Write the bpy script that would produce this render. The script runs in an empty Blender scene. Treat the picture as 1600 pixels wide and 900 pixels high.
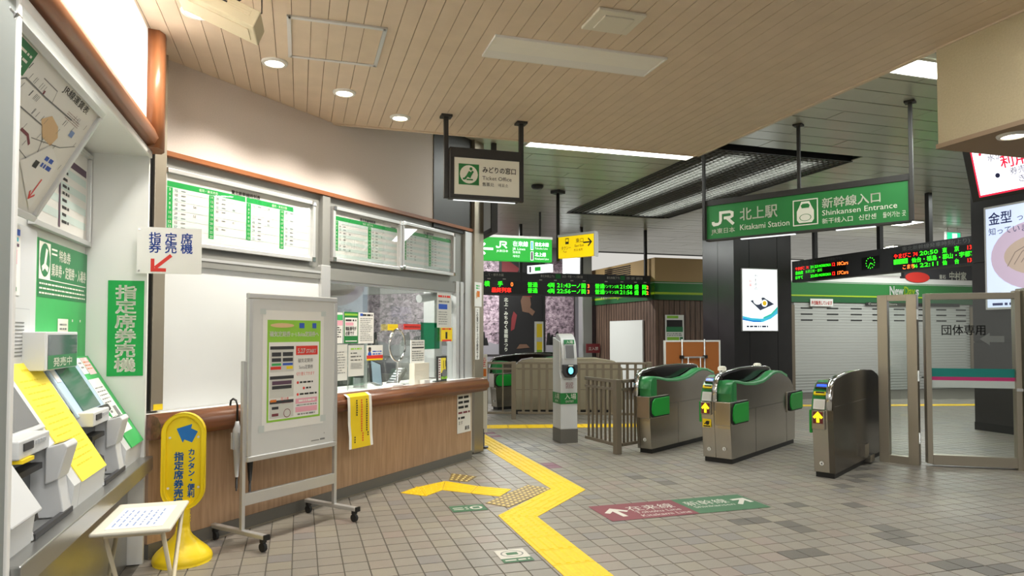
import bpy, math, random
from math import sin, cos, pi, radians as rad
from mathutils import Matrix, Vector
random.seed(7)
SC = bpy.context.scene
COL = SC.collection

# ------------------------------------------------------------------ camera, world, exposure, large lights
cam = bpy.data.cameras.new('camera'); camo = bpy.data.objects.new('camera', cam); COL.objects.link(camo)
cam.sensor_width = 36; cam.lens = 24.0; cam.shift_y = 36 / 1600; cam.clip_start = .05
camo.location = (0, 0, 1.5); camo.rotation_euler = (rad(90 + 1.825), 0, 0)
SC.camera = camo
w = bpy.data.worlds.new('world'); SC.world = w; w.use_nodes = True
w.node_tree.nodes['Background'].inputs[0].default_value = (1, .97, .9, 1)
w.node_tree.nodes['Background'].inputs[1].default_value = .42
SC.view_settings.view_transform = 'Standard'; SC.view_settings.look = 'None'
SC.view_settings.exposure = 0.68; SC.view_settings.gamma = 1

RA = rad(17.28)                       # the floor grid is turned this far from the camera's axis
FT = (0, 0, RA)                       # frame of the floor grid: x across, y along the tiles
FL = (0, 0, rad(107.28))              # frame of the left wall: x along it, y into it
FW = (-.4876, 8.1804, rad(62))        # frame of the ticket office front: x along it, y into it
FG = (0, 0, rad(-41.3))               # frame of the gate row
FR = (0, 0, rad(-72.72))              # frame of faces that look left: x = -along, y = across
def wp(f, x, y, z=0):
    c, s = cos(f[2]), sin(f[2])
    return Vector((f[0] + c * x - s * y, f[1] + s * x + c * y, z))

def area(name, f, x, y, z, sx, sy, power, col=(1, .93, .82), rot=None, spread=pi, parent=None):
    l = bpy.data.lights.new(name, 'AREA'); l.shape = 'RECTANGLE'; l.size = sx; l.size_y = sy; l.energy = power; l.color = col; l.spread = spread
    o = bpy.data.objects.new(name, l); COL.objects.link(o); o.location = wp(f, x, y, z); o.rotation_euler = rot or (0, 0, f[2])
    return o
WARM = (1, .93, .82); NEUT = (1, .975, .93); COOL = (.96, 1, .95)
# the hall's own ceiling lamps behind the photographer
for i, (t, s) in enumerate([(.3, 1.6), (.3, -.9), (2.0, .6), (2.6, -1.6), (3.2, 2.2)]):
    area('hall_lamp', FT, t, s, 3.44, 1.25, .3, (22, 26, 24, 26, 14)[i], NEUT)
# the tubes that wash the wall over the machines
area('wall_wash', FT, -.52, 3.1, 3.44,   .08, 3.4, 36, NEUT, rot=(Matrix.Rotation(RA, 3, 'Z') @ Matrix.Rotation(rad(48), 3, 'Y')).to_euler(), spread=rad(110))
area('alcove_lamp', FT, -1.12, 3.5, 2.60, .08, 1.2, 4.5, NEUT)
# metal-ceiling concourse lamps; the last is added unseen to brighten the blossom wall
for t, s, p in [(3.9, 8.2, 52), (5.6, 4.9, 32), (8.5, 6.2, 30), (12.6, 11.7, 60), (14.8, 12.6, 50), (10.6, 8.6, 26), (13.5, 8.0, 24), (4.6, 16.3, 170)]:
    area('concourse_and_fill_lamp', FT, t, s, 3.90, 2.2, .3, p, COOL)
for t in (5.75, 6.85):
    area('louver_lamp', FT, t, 10.3, 4.05, .34, 4.7, 60, COOL)
area('office_lamp', FW, -1.6, 1.5, 2.5, 1.6, .3, 60, (1, .98, .95))

# ------------------------------------------------------------------ materials
MATS = {}
def lin(h):
    h = h.lstrip('#'); v = [int(h[i:i + 2], 16) / 255 for i in (0, 2, 4)]
    return tuple((c / 12.92 if c <= .04045 else ((c + .055) / 1.055) ** 2.4) for c in v) + (1,)
def base(name):
    m = bpy.data.materials.new(name); m.use_nodes = True; MATS[name] = m
    return m, m.node_tree.nodes, m.node_tree.links, m.node_tree.nodes['Principled BSDF']
def mat(name, hexc, rough=.5, metal=0, noise=0, scale=30, stretch=(1, 1, 1), bump=0, emit=0, spec=.5):
    m, N, L, b = base(name)
    c = lin(hexc)
    b.inputs['Base Color'].default_value = c; b.inputs['Roughness'].default_value = rough; b.inputs['Metallic'].default_value = metal
    b.inputs['Specular IOR Level'].default_value = spec
    if emit:
        b.inputs['Emission Color'].default_value = c; b.inputs['Emission Strength'].default_value = emit
    if noise or bump:
        tc = N.new('ShaderNodeTexCoord'); mp = N.new('ShaderNodeMapping'); mp.inputs['Scale'].default_value = stretch
        nz = N.new('ShaderNodeTexNoise'); nz.inputs['Scale'].default_value = scale; nz.inputs['Detail'].default_value = 4
        L.new(tc.outputs['Object'], mp.inputs[0]); L.new(mp.outputs[0], nz.inputs['Vector'])
        if noise:
            r = N.new('ShaderNodeValToRGB')
            r.color_ramp.elements[0].position = .3; r.color_ramp.elements[1].position = .7
            r.color_ramp.elements[0].color = tuple(x * (1 - noise) for x in c[:3]) + (1,)
            r.color_ramp.elements[1].color = tuple(min(1, x * (1 + noise)) for x in c[:3]) + (1,)
            L.new(nz.outputs['Fac'], r.inputs[0]); L.new(r.outputs[0], b.inputs['Base Color'])
        if bump:
            bp = N.new('ShaderNodeBump'); bp.inputs['Strength'].default_value = bump; bp.inputs['Distance'].default_value = .01
            L.new(nz.outputs['Fac'], bp.inputs['Height']); L.new(bp.outputs[0], b.inputs['Normal'])
    return m
def glass(name, tint=(1, 1, 1), refl=.10):
    m, N, L, b = base(name)
    N.remove(b); out = N['Material Output']
    tr = N.new('ShaderNodeBsdfTransparent'); tr.inputs[0].default_value = tint + (1,)
    gl = N.new('ShaderNodeBsdfGlossy'); gl.inputs['Roughness'].default_value = .02
    lw = N.new('ShaderNodeLayerWeight'); lw.inputs['Blend'].default_value = .25
    ml = N.new('ShaderNodeMath'); ml.operation = 'MULTIPLY_ADD'; ml.inputs[1].default_value = .28; ml.inputs[2].default_value = refl * .35
    mx = N.new('ShaderNodeMixShader')
    L.new(lw.outputs['Fresnel'], ml.inputs[0]); L.new(ml.outputs[0], mx.inputs[0]); L.new(tr.outputs[0], mx.inputs[1]); L.new(gl.outputs[0], mx.inputs[2]); L.new(mx.outputs[0], out.inputs[0])
    return m

def tile_mat(name, cols):
    m, N, L, b = base(name)
    g = N.new('ShaderNodeNewGeometry'); mp = N.new('ShaderNodeMapping'); mp.vector_type = 'POINT'
    mp.inputs['Rotation'].default_value = (0, 0, -RA)
    sc = N.new('ShaderNodeVectorMath'); sc.operation = 'ADD'; sc.inputs[1].default_value = (-2.338 + 15.8, -4.133 + 15.8, 0)
    dv = N.new('ShaderNodeVectorMath'); dv.operation = 'MULTIPLY'; dv.inputs[1].default_value = (1 / .158, 1 / .158, 0)
    fl = N.new('ShaderNodeVectorMath'); fl.operation = 'FLOOR'
    wn = N.new('ShaderNodeTexWhiteNoise'); wn.noise_dimensions = '2D'
    L.new(g.outputs['Position'], mp.inputs[0]); L.new(mp.outputs[0], sc.inputs[0]); L.new(sc.outputs[0], dv.inputs[0]); L.new(dv.outputs[0], fl.inputs[0]); L.new(fl.outputs[0], wn.inputs[0])
    r = N.new('ShaderNodeValToRGB'); r.color_ramp.interpolation = 'CONSTANT'
    e = r.color_ramp.elements
    while len(e) < len(cols): e.new(.5)
    for i, (p, c) in enumerate(cols): e[i].position = p; e[i].color = lin(c)
    L.new(wn.outputs['Value'], r.inputs[0])
    nz = N.new('ShaderNodeTexNoise'); nz.inputs['Scale'].default_value = 260; L.new(g.outputs['Position'], nz.inputs['Vector'])
    n2 = N.new('ShaderNodeTexNoise'); n2.inputs['Scale'].default_value = 1.3; n2.inputs['Detail'].default_value = 3; L.new(g.outputs['Position'], n2.inputs['Vector'])
    mr = N.new('ShaderNodeMapRange'); mr.inputs['From Min'].default_value = .3; mr.inputs['From Max'].default_value = .7; mr.inputs['To Min'].default_value = .84; mr.inputs['To Max'].default_value = 1.12
    L.new(nz.outputs['Fac'], mr.inputs[0])
    m2 = N.new('ShaderNodeMapRange'); m2.inputs['From Min'].default_value = .3; m2.inputs['From Max'].default_value = .7; m2.inputs['To Min'].default_value = .92; m2.inputs['To Max'].default_value = 1.06
    L.new(n2.outputs['Fac'], m2.inputs[0])
    mm = N.new('ShaderNodeMath'); mm.operation = 'MULTIPLY'; L.new(mr.outputs[0], mm.inputs[0]); L.new(m2.outputs[0], mm.inputs[1])
    vs = N.new('ShaderNodeVectorMath'); vs.operation = 'SCALE'; L.new(r.outputs[0], vs.inputs[0]); L.new(mm.outputs[0], vs.inputs['Scale'])
    L.new(vs.outputs[0], b.inputs['Base Color'])
    b.inputs['Roughness'].default_value = .42
    bp = N.new('ShaderNodeBump'); bp.inputs['Strength'].default_value = .15; bp.inputs['Distance'].default_value = .002; L.new(nz.outputs['Fac'], bp.inputs['Height']); L.new(bp.outputs[0], b.inputs['Normal'])
    return m
tile_mat('tile', [(0, '#888279'), (.22, '#8c867d'), (.45, '#868179'), (.62, '#8d877b'), (.78, '#8a8279'), (.9, '#817d7a'), (.955, '#8e837b')])
mat('tile_dark', '#66625d', .42, noise=.12, scale=90); mat('tile_purple', '#77475a', .42, noise=.1, scale=60)
mat('grout', '#5c5851', .9)

def wood_mat(name, c1, c2, axis=2, scale=14, rough=.45, planks=0):
    m, N, L, b = base(name)
    tc = N.new('ShaderNodeTexCoord'); mp = N.new('ShaderNodeMapping')
    st = [1, 1, 1]; st[axis] = .06; mp.inputs['Scale'].default_value = st
    nz = N.new('ShaderNodeTexNoise'); nz.inputs['Scale'].default_value = scale; nz.inputs['Detail'].default_value = 6; nz.inputs['Distortion'].default_value = .6
    L.new(tc.outputs['Object'], mp.inputs[0]); L.new(mp.outputs[0], nz.inputs['Vector'])
    r = N.new('ShaderNodeValToRGB'); r.color_ramp.elements[0].position = .32; r.color_ramp.elements[1].position = .68
    r.color_ramp.elements[0].color = lin(c1); r.color_ramp.elements[1].color = lin(c2)
    L.new(nz.outputs['Fac'], r.inputs[0]); L.new(r.outputs[0], b.inputs['Base Color']); b.inputs['Roughness'].default_value = rough
    return m
wood_mat('laminate', '#a08063', '#b8987a', 2, 40)
wood_mat('rail_wood', '#5c3620', '#8a5738', 0, 26, .3)
wood_mat('trim_wood', '#84502f', '#9a633e', 0, 20, .35)
wood_mat('post_wood', '#8a5330', '#9f6742', 2, 20, .35)
wood_mat('shop_wood', '#4e3a30', '#7a6152', 2, 30, .5)

def blossom():
    m, N, L, b = base('blossom')
    tc = N.new('ShaderNodeTexCoord')
    nz = N.new('ShaderNodeTexNoise'); nz.inputs['Scale'].default_value = 9; nz.inputs['Detail'].default_value = 9; nz.inputs['Roughness'].default_value = .75
    r = N.new('ShaderNodeValToRGB'); e = r.color_ramp.elements
    e[0].position = .36; e[0].color = lin('#4d4048'); e[1].position = .66; e[1].color = lin('#d3c2cb')
    e.new(.46).color = lin('#8b7684'); e.new(.55).color = lin('#b59daa')
    L.new(tc.outputs['Object'], nz.inputs['Vector']); L.new(nz.outputs['Fac'], r.inputs[0])
    mp = N.new('ShaderNodeMapping'); mp.inputs['Rotation'].default_value = (0, .6, 0); mp.inputs['Scale'].default_value = (1.2, 1, 3)
    wv = N.new('ShaderNodeTexNoise'); wv.inputs['Scale'].default_value = 1.6; wv.inputs['Detail'].default_value = 5; wv.inputs['Distortion'].default_value = 1.2
    L.new(tc.outputs['Object'], mp.inputs[0]); L.new(mp.outputs[0], wv.inputs['Vector'])
    ab = N.new('ShaderNodeMath'); ab.operation = 'SUBTRACT'; ab.inputs[1].default_value = .5; L.new(wv.outputs['Fac'], ab.inputs[0])
    a2 = N.new('ShaderNodeMath'); a2.operation = 'ABSOLUTE'; L.new(ab.outputs[0], a2.inputs[0])
    ls = N.new('ShaderNodeMath'); ls.operation = 'LESS_THAN'; ls.inputs[1].default_value = .010; L.new(a2.outputs[0], ls.inputs[0])
    mx = N.new('ShaderNodeMix'); mx.data_type = 'RGBA'; mx.inputs['B'].default_value = lin('#2d242a')
    L.new(ls.outputs[0], mx.inputs['Factor']); L.new(r.outputs[0], mx.inputs['A']); L.new(mx.outputs['Result'], b.inputs['Base Color'])
    b.inputs['Roughness'].default_value = .5
blossom()

def brushed(name, hexc, rough=.3, stretch=(1, 1, 60)):
    m, N, L, b = base(name)
    c = lin(hexc); b.inputs['Base Color'].default_value = c; b.inputs['Metallic'].default_value = .9
    tc = N.new('ShaderNodeTexCoord'); mp = N.new('ShaderNodeMapping'); mp.inputs['Scale'].default_value = stretch
    nz = N.new('ShaderNodeTexNoise'); nz.inputs['Scale'].default_value = 8; nz.inputs['Detail'].default_value = 5
    L.new(tc.outputs['Object'], mp.inputs[0]); L.new(mp.outputs[0], nz.inputs['Vector'])
    mr = N.new('ShaderNodeMapRange'); mr.inputs['To Min'].default_value = rough - .1; mr.inputs['To Max'].default_value = rough + .14
    L.new(nz.outputs['Fac'], mr.inputs[0]); L.new(mr.outputs[0], b.inputs['Roughness'])
brushed('steel', '#b0a899', .34); brushed('steel_v', '#b4ac9c', .36, (60, 60, 1)); mat('steel_dark', '#6a655e', .24, .92, noise=.04, scale=2); mat('counter_steel', '#a9aaa8', .3, .85)
mat('gate_steel', '#b9b4ab', .24, 1, noise=.05, scale=2); mat('rail_steel', '#857b6c', .38, .6); mat('gate_beige', '#a49a84', .4, .4)
mat('alu', '#cfd0d0', .34, .6); mat('alu_white', '#cfd0cf', .4, .3); mat('chrome', '#d5d5d5', .12, 1)
mat('metal_ceiling', '#bdbfb2', .28, .2, noise=.05, scale=2); mat('metal_gap', '#3a3a36', .8)
mat('slat', '#d5c3ad', .55, noise=.04, scale=6); mat('slat_gap', '#75604a', .9)
mat('wallpaper', '#d0c6bf', .85, noise=.05, scale=120, bump=.15); mat('white_wall', '#e4dfd8', .8, noise=.02, scale=60)
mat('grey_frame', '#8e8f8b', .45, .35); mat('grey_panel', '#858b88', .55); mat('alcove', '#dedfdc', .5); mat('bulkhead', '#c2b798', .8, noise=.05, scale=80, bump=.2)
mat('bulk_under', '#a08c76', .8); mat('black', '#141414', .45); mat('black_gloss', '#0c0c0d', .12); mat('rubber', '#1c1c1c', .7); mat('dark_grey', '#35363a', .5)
mat('sign_frame', '#2a2a29', .5); mat('pillar_clad', '#2b2a2b', .3, noise=.1, scale=4); mat('pillar_joint', '#121212', .6); mat('kick', '#6d6b65', .5, .2)
mat('white', '#e6e6e3', .45); mat('white_gloss', '#d3d7d8', .18); mat('board_grey', '#d0d2d1', .3); mat('paper', '#e4e4e0', .7); mat('paper_dim', '#c9cac4', .7); mat('offwhite', '#d9d5c6', .55); mat('machine', '#cccfd1', .38); mat('machine_grey', '#a9adb2', .4); mat('recess', '#6b6f74', .4)
mat('bezel_blue', '#b5cbe2', .3); mat('screen', '#4a5a5e', .1); mat('screen_green', '#48695e', .12); mat('screen_grey', '#66686a', .12)
mat('green', '#0fa048', .5); mat('green_mid', '#3fae5e', .5); mat('green_dark', '#2a7a4a', .5); mat('jr_green', '#1c7a38', .5); mat('gate_green', '#2c7f46', .3); mat('flap_green', '#159a35', .4)
mat('sign_white', '#e9e9dc', .6); mat('yellow', '#f2d313', .4); mat('tactile', '#e8bf08', .55, noise=.06, scale=40); mat('yellow_paper', '#f4e044', .6); mat('notice_yellow', '#e2c512', .6)
mat('tactile_brown', '#7f6a3c', .5); mat('stud', '#d6c07a', .4); mat('blue', '#1670c0', .5); mat('print_blue', '#7f97c8', .7); mat('ink_blue', '#2c56b8', .6); mat('red', '#d8362c', .5); mat('ink', '#222222', .6); mat('ink_grey', '#777a7a', .7); mat('pink', '#e3a4b4', .6); mat('pale_pink', '#edcfd2', .6)
mat('lime', '#8ec63f', .6); mat('stripe', '#cfdfdb', .7); mat('beige', '#d8cdb0', .5); mat('speaker_beige', '#d6cdae', .45); mat('purple', '#5c4258', .6); mat('cyan', '#3fb8c9', .6); mat('orange', '#d5762a', .6); mat('cork', '#a3602a', .8, noise=.15, scale=200)
mat('shop_beige', '#b29468', .7); mat('fascia_green', '#2f7a3c', .4); mat('fascia_dark', '#255f38', .45); mat('lime_line', '#a5c52c', .5); mat('shutter', '#bcbeba', .5, .2); mat('shutter_slot', '#2a2a2a', .8)
mat('maroon', '#7a3b44', .6); mat('floor_green', '#416b4c', .6); mat('faded_white', '#c9c6bd', .6); mat('teal', '#0f7f78', .4); mat('magenta', '#c02f72', .4); mat('frost', '#c3ccca', .4)
mat('skin_print', '#5e4334', .6); mat('night', '#141214', .5); mat('snow_print', '#8d8890', .6); mat('dark_red', '#6c1f24', .6); mat('peach', '#d7b68a', .6); mat('umbrella_clear', '#b9bcc0', .25); mat('tile_wall', '#87828a', .6)
mat('fluoro', '#fdfff4', .5, emit=7); mat('downlight_glow', '#fff4dd', .5, emit=9); mat('lamp_off', '#ecebe4', .4); mat('led_green', '#35f024', .5, emit=1.1); mat('led_red', '#ff2f22', .5, emit=1.2); mat('led_orange', '#ff8a3a', .5, emit=1.2); mat('led_bg', '#0c0d0b', .3)
mat('lit_white', '#eef4f6', .4, emit=.75); mat('lit_cyan', '#3fb3d0', .4, emit=.5); mat('lit_blue', '#1f78c4', .4, emit=.5); mat('lit_teal', '#2fb3a4', .4, emit=.5); mat('lit_dark', '#3d4458', .4, emit=.25); mat('lit_ink', '#26262b', .5, emit=.1); mat('lit_red', '#c33a30', .4, emit=.6); mat('lit_yellow', '#d9b324', .4, emit=.5)
mat('lit_green', '#12ad2f', .4, emit=.42); mat('lit_sign_yellow', '#e8c400', .4, emit=.45); mat('tv_white', '#f3f4ff', .4, emit=.85); mat('tv_red', '#d81f3f', .4, emit=.7); mat('tv_yellow', '#ffd75a', .4, emit=.7); mat('tv_ink', '#23284e', .4, emit=.2)
mat('poster_lit', '#c3cfe8', .4, emit=.55); mat('poster_lilac', '#bba8bd', .4, emit=.4); mat('poster_noodle', '#b9a597', .5, emit=.3); mat('poster_noodle_dark', '#8d7c74', .5, emit=.2); mat('poster_navy', '#28346a', .5, emit=.15); mat('lit_exit', '#29c58c', .4, emit=.8); mat('reader_glow', '#5fd0f2', .3, emit=1.5); mat('blue_glow', '#2a4cff', .3, emit=1.2); mat('arrow_glow', '#f6ec21', .4, emit=.7); mat('louver_fin', '#6a6a66', .45, .2); mat('louver_glow', '#dfe8dc', .5, emit=6)
glass('pane', (.96, .985, .97), .10); glass('cover', (1, 1, 1), .06); glass('acrylic', (.93, .97, .95), .12); glass('green_film', (.06, .55, .36), .1)

# ------------------------------------------------------------------ mesh builder
GL = {}
def glyphs(s):
    k = s
    if k not in GL:
        cu = bpy.data.curves.new('t', 'FONT'); cu.body = s; cu.resolution_u = 2
        o = bpy.data.objects.new('t', cu); me = o.to_mesh()
        GL[k] = ([tuple(v.co) for v in me.vertices], [tuple(p.vertices) for p in me.polygons])
        o.to_mesh_clear(); bpy.data.objects.remove(o); bpy.data.curves.remove(cu)
    return GL[k]
class MB:
    def __init__(self, m='white'): self.v = []; self.f = []; self.fm = []; self.sm = []; self.m = m; self.smooth = False
    def add(self, vs, fs, smooth=None):
        o = len(self.v); self.v += [tuple(p) for p in vs]
        for f in fs:
            self.f.append([i + o for i in f]); self.fm.append(self.m); self.sm.append(self.smooth if smooth is None else smooth)
        return self
    def mt(self, m): self.m = m; return self
    def box(self, x0, x1, y0, y1, z0, z1):
        return self.add([(x, y, z) for z in (z0, z1) for y in (y0, y1) for x in (x0, x1)], [(0, 2, 3, 1), (4, 5, 7, 6), (0, 1, 5, 4), (2, 6, 7, 3), (0, 4, 6, 2), (1, 3, 7, 5)])
    def obox(self, M, sx, sy, sz):   # box centred on a matrix
        return self.add([M @ Vector((x * sx / 2, y * sy / 2, z * sz / 2)) for z in (-1, 1) for y in (-1, 1) for x in (-1, 1)], [(0, 2, 3, 1), (4, 5, 7, 6), (0, 1, 5, 4), (2, 6, 7, 3), (0, 4, 6, 2), (1, 3, 7, 5)])
    def rect(self, x0, x1, z0, z1, y=0): return self.add([(x0, y, z0), (x1, y, z0), (x1, y, z1), (x0, y, z1)], [(0, 1, 2, 3)])
    def poly(self, pts, y=0): return self.add([(p[0], y, p[1]) for p in pts], [tuple(range(len(pts)))])
    def face(self, pts): return self.add(pts, [tuple(range(len(pts)))])
    def prism(self, pts, a0, a1, ax='y'):
        n = len(pts); g = {'y': lambda p, a: (p[0], a, p[1]), 'x': lambda p, a: (a, p[0], p[1]), 'z': lambda p, a: (p[0], p[1], a)}[ax]
        vs = [g(p, a0) for p in pts] + [g(p, a1) for p in pts]
        self.add(vs, [tuple(range(n)), tuple(range(2 * n - 1, n - 1, -1))], False)
        o = len(self.v) - 2 * n
        for i in range(n):
            j = (i + 1) % n; self.f.append([o + i, o + n + i, o + n + j, o + j]); self.fm.append(self.m); self.sm.append(self.smooth)
        return self
    def tube(self, path, r, n=8, caps=True):
        P = [Vector(p) for p in path]; rs = r if isinstance(r, (list, tuple)) else [r] * len(P); vs = []
        for i, p in enumerate(P):
            d = (P[min(i + 1, len(P) - 1)] - P[max(i - 1, 0)]).normalized()
            u = d.cross(Vector((0, 0, 1)) if abs(d.z) < .95 else Vector((1, 0, 0))).normalized(); q = d.cross(u)
            vs += [p + (u * cos(2 * pi * k / n) + q * sin(2 * pi * k / n)) * rs[i] for k in range(n)]
        fs = [(i * n + k, i * n + (k + 1) % n, (i + 1) * n + (k + 1) % n, (i + 1) * n + k) for i in range(len(P) - 1) for k in range(n)]
        self.add(vs, fs, True)
        if caps:
            o = len(self.v) - len(vs); self.f += [[o + k for k in range(n)], [o + len(vs) - n + k for k in range(n)]]; self.fm += [self.m] * 2; self.sm += [False] * 2
        return self
    def lathe(self, prof, n=24, c=(0, 0), caps=True):
        vs = [(c[0] + r * cos(2 * pi * k / n), c[1] + r * sin(2 * pi * k / n), z) for r, z in prof for k in range(n)]
        fs = [(i * n + k, i * n + (k + 1) % n, (i + 1) * n + (k + 1) % n, (i + 1) * n + k) for i in range(len(prof) - 1) for k in range(n)]
        self.add(vs, fs, True); o = len(self.v) - len(vs)
        for s in (0, len(prof) - 1):
            if caps and prof[s][0] > 1e-4: self.f.append([o + s * n + k for k in range(n)]); self.fm.append(self.m); self.sm.append(False)
        return self
    def disc(self, cx, cz, r, y=0, n=20, rz=None): return self.poly([(cx + r * cos(2 * pi * k / n), cz + (rz or r) * sin(2 * pi * k / n)) for k in range(n)], y)
    def hdisc(self, cx, cy, r, z, n=20): return self.face([(cx + r * cos(2 * pi * k / n), cy + r * sin(2 * pi * k / n), z) for k in range(n)])
    def ring(self, cx, cz, r0, r1, y=0, n=24, k=1):
        vs = [(cx + r * cos(2 * pi * i / n), y, cz + k * r * sin(2 * pi * i / n)) for i in range(n) for r in (r0, r1)]
        return self.add(vs, [(2 * i, 2 * i + 1, (2 * i + 3) % (2 * n), (2 * i + 2) % (2 * n)) for i in range(n)])
    def line(self, pts, w, y=0):
        n = len(pts); L = []; R = []
        for i in range(n):
            a = pts[max(i - 1, 0)]; b = pts[min(i + 1, n - 1)]; dx, dz = b[0] - a[0], b[1] - a[1]; l = math.hypot(dx, dz) or 1
            k = w / 2
            if 0 < i < n - 1:
                d1 = (pts[i][0] - a[0], pts[i][1] - a[1]); l1 = math.hypot(*d1) or 1
                c = (d1[0] * dx + d1[1] * dz) / (l1 * l); k = w / 2 / max(c, .35)
            L.append((pts[i][0] - dz / l * k, y, pts[i][1] + dx / l * k)); R.append((pts[i][0] + dz / l * k, y, pts[i][1] - dx / l * k))
        return self.add(L + R, [(i, n + i, n + i + 1, i + 1) for i in range(n - 1)])
    def text(self, s, x, z, size, al='l', y=0, sx=1, bold=0, fit=None, M=None):
        vs, fs = glyphs(s)
        if not vs: return self
        wd = max(v[0] for v in vs); 
        if fit: sx = fit / (wd * size)
        off = {'l': 0, 'c': -wd * size * sx / 2, 'r': -wd * size * sx}[al]
        d = min(bold, .03) * size
        for dx, dz in (((d, d), (-d, -d), (d, -d), (-d, d)) if bold else ((0, 0),)):      # bold = the strokes laid down four times
            P = [(x + off + v[0] * size * sx + dx, y, z + v[1] * size + dz) for v in vs]
            if M: P = [M @ Vector(p) for p in P]
            self.add(P, fs, False)
        return self
    def vtext(self, s, x, z, size, y=0, pitch=1.0, bold=0, sx=1):   # x = column centre, z = top
        for i, ch in enumerate(s):
            if ch == 'ー': self.rect(x - size * .05, x + size * .05, z - (i + .92) * size * pitch, z - (i + .12) * size * pitch, y); continue
            if ch != ' ': self.text(ch, x - size * sx / 2, z - (i * pitch + .86) * size, size, 'l', y, sx, bold)
        return self
    def dashes(self, x0, x1, z1, z0, n, y=0, h=.45, seed=1, seg=.0):   # rows of print too small to read
        rr = random.Random(seed); st = (z1 - z0) / n
        for i in range(n):
            z = z1 - (i + .5) * st; e = x1 - rr.random() * .35 * (x1 - x0) if rr.random() < .4 else x1; x = x0
            while x < e - st * .3:
                l = st * rr.uniform(.5, 2.2); self.rect(x, min(x + l, e), z - st * h / 2, z + st * h / 2, y); x += l + st * .35
        return self
    def xf(self, M, start=0):
        for i in range(start, len(self.v)): self.v[i] = tuple(M @ Vector(self.v[i]))
        return self
    def mesh(self, name):
        me = bpy.data.meshes.new(name); me.from_pydata(self.v, [], self.f)
        names = []
        for m in self.fm:
            if m not in names: names.append(m)
        for m in names: me.materials.append(MATS[m])
        ix = {m: i for i, m in enumerate(names)}
        me.polygons.foreach_set('material_index', [ix[m] for m in self.fm]); me.polygons.foreach_set('use_smooth', self.sm); me.update()
        return me
    def part(self, name, parent=None, label=None, bev=0, kind=None):
        o = bpy.data.objects.new(name, self.mesh(name)); COL.objects.link(o)
        if parent: o.parent = parent
        if label: o['label'] = label
        if kind: o['kind'] = kind
        if bev:
            b = o.modifiers.new('bevel', 'BEVEL'); b.width = bev; b.segments = 2; b.limit_method = 'ANGLE'; b.angle_limit = rad(35)
        return o
def tag(o, label, cat, group=None):
    o['label'] = label; o['category'] = cat
    if group: o['group'] = group
    return o
def thing(name, label, cat, f, x, y, z=0, turn=0, group=None):
    o = bpy.data.objects.new(name, None); COL.objects.link(o); o.location = wp(f, x, y, z); o.rotation_euler = (0, 0, f[2] + rad(turn))
    return tag(o, label, cat, group)
def solo(mb, name, label, cat, f, x, y, z=0, turn=0, group=None, bev=0):
    o = mb.part(name, bev=bev); o.location = wp(f, x, y, z); o.rotation_euler = (0, 0, f[2] + rad(turn)); return tag(o, label, cat, group)
def struct(mb, name, f=(0, 0, 0), x=0, y=0, z=0):
    o = mb.part(name, kind='structure'); o.location = wp(f, x, y, z); o.rotation_euler = (0, 0, f[2]); return o
def sroot(name, f):
    o = bpy.data.objects.new(name, None); COL.objects.link(o); o.location = (f[0], f[1], 0); o.rotation_euler = (0, 0, f[2]); o['kind'] = 'structure'; return o
def share(src, parent, loc, rz=0):
    c = src.copy(); COL.objects.link(c); c.parent = parent; c.location = loc; c.rotation_euler = (0, 0, rz); return c
def dup(root, loc, rz, label, group=None):
    r = root.copy(); COL.objects.link(r); r.location = loc; r.rotation_euler = (0, 0, rz); r['label'] = label
    if group: r['group'] = group
    for ch in list(root.children):
        c = ch.copy(); COL.objects.link(c); c.parent = r
        for g in list(ch.children):
            d = g.copy(); COL.objects.link(d); d.parent = c
    return r
def frame_rails(x0, x1, z0, z1, w, y0, y1, m, parent, names='frame_rail', bev=.003):
    for a in [(x0, x1, z1 - w, z1), (x0, x1, z0, z0 + w), (x0, x0 + w, z0 + w, z1 - w), (x1 - w, x1, z0 + w, z1 - w)]:
        MB(m).box(a[0], a[1], y0, y1, a[2], a[3]).part(names, parent, bev=bev)
def arrow(mb, cx, cz, L, ang, y=0, w=.16, head=.5):
    c, s = cos(ang), sin(ang)
    P = lambda a, b: (cx + L * (a * c - b * s), cz + L * (a * s + b * c))
    mb.line([P(-.5, 0), P(.44, 0)], L * w, y); mb.line([P(.5 - head, head * .9), P(.46, 0), P(.5 - head, -head * .9)], L * w, y - .0005)
    return mb
def seat_icon(mb, cx, cz, s, y, fg='sign_white'):
    mb.mt('jr_green').rect(cx - s / 2, cx + s / 2, cz - s / 2, cz + s / 2, y); mb.mt(fg).disc(cx, cz, s * .44, y - .001); mb.mt('jr_green')
    mb.disc(cx + .1 * s, cz + .27 * s, s * .075, y - .002); mb.line([(cx + .2 * s, cz + .17 * s), (cx + .03 * s, cz - .12 * s)], s * .1, y - .002)
    mb.line([(cx + .06 * s, cz + .13 * s), (cx - .06 * s, cz - .08 * s), (cx + .1 * s, cz - .12 * s)], s * .14, y - .0025)
    mb.line([(cx - .3 * s, cz - .22 * s), (cx - .2 * s, cz - .22 * s), (cx - .08 * s, cz - .07 * s)], s * .09, y - .002)
    return mb.line([(cx - .12 * s, cz - .25 * s), (cx + .2 * s, cz - .25 * s)], s * .07, y - .002)
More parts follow.
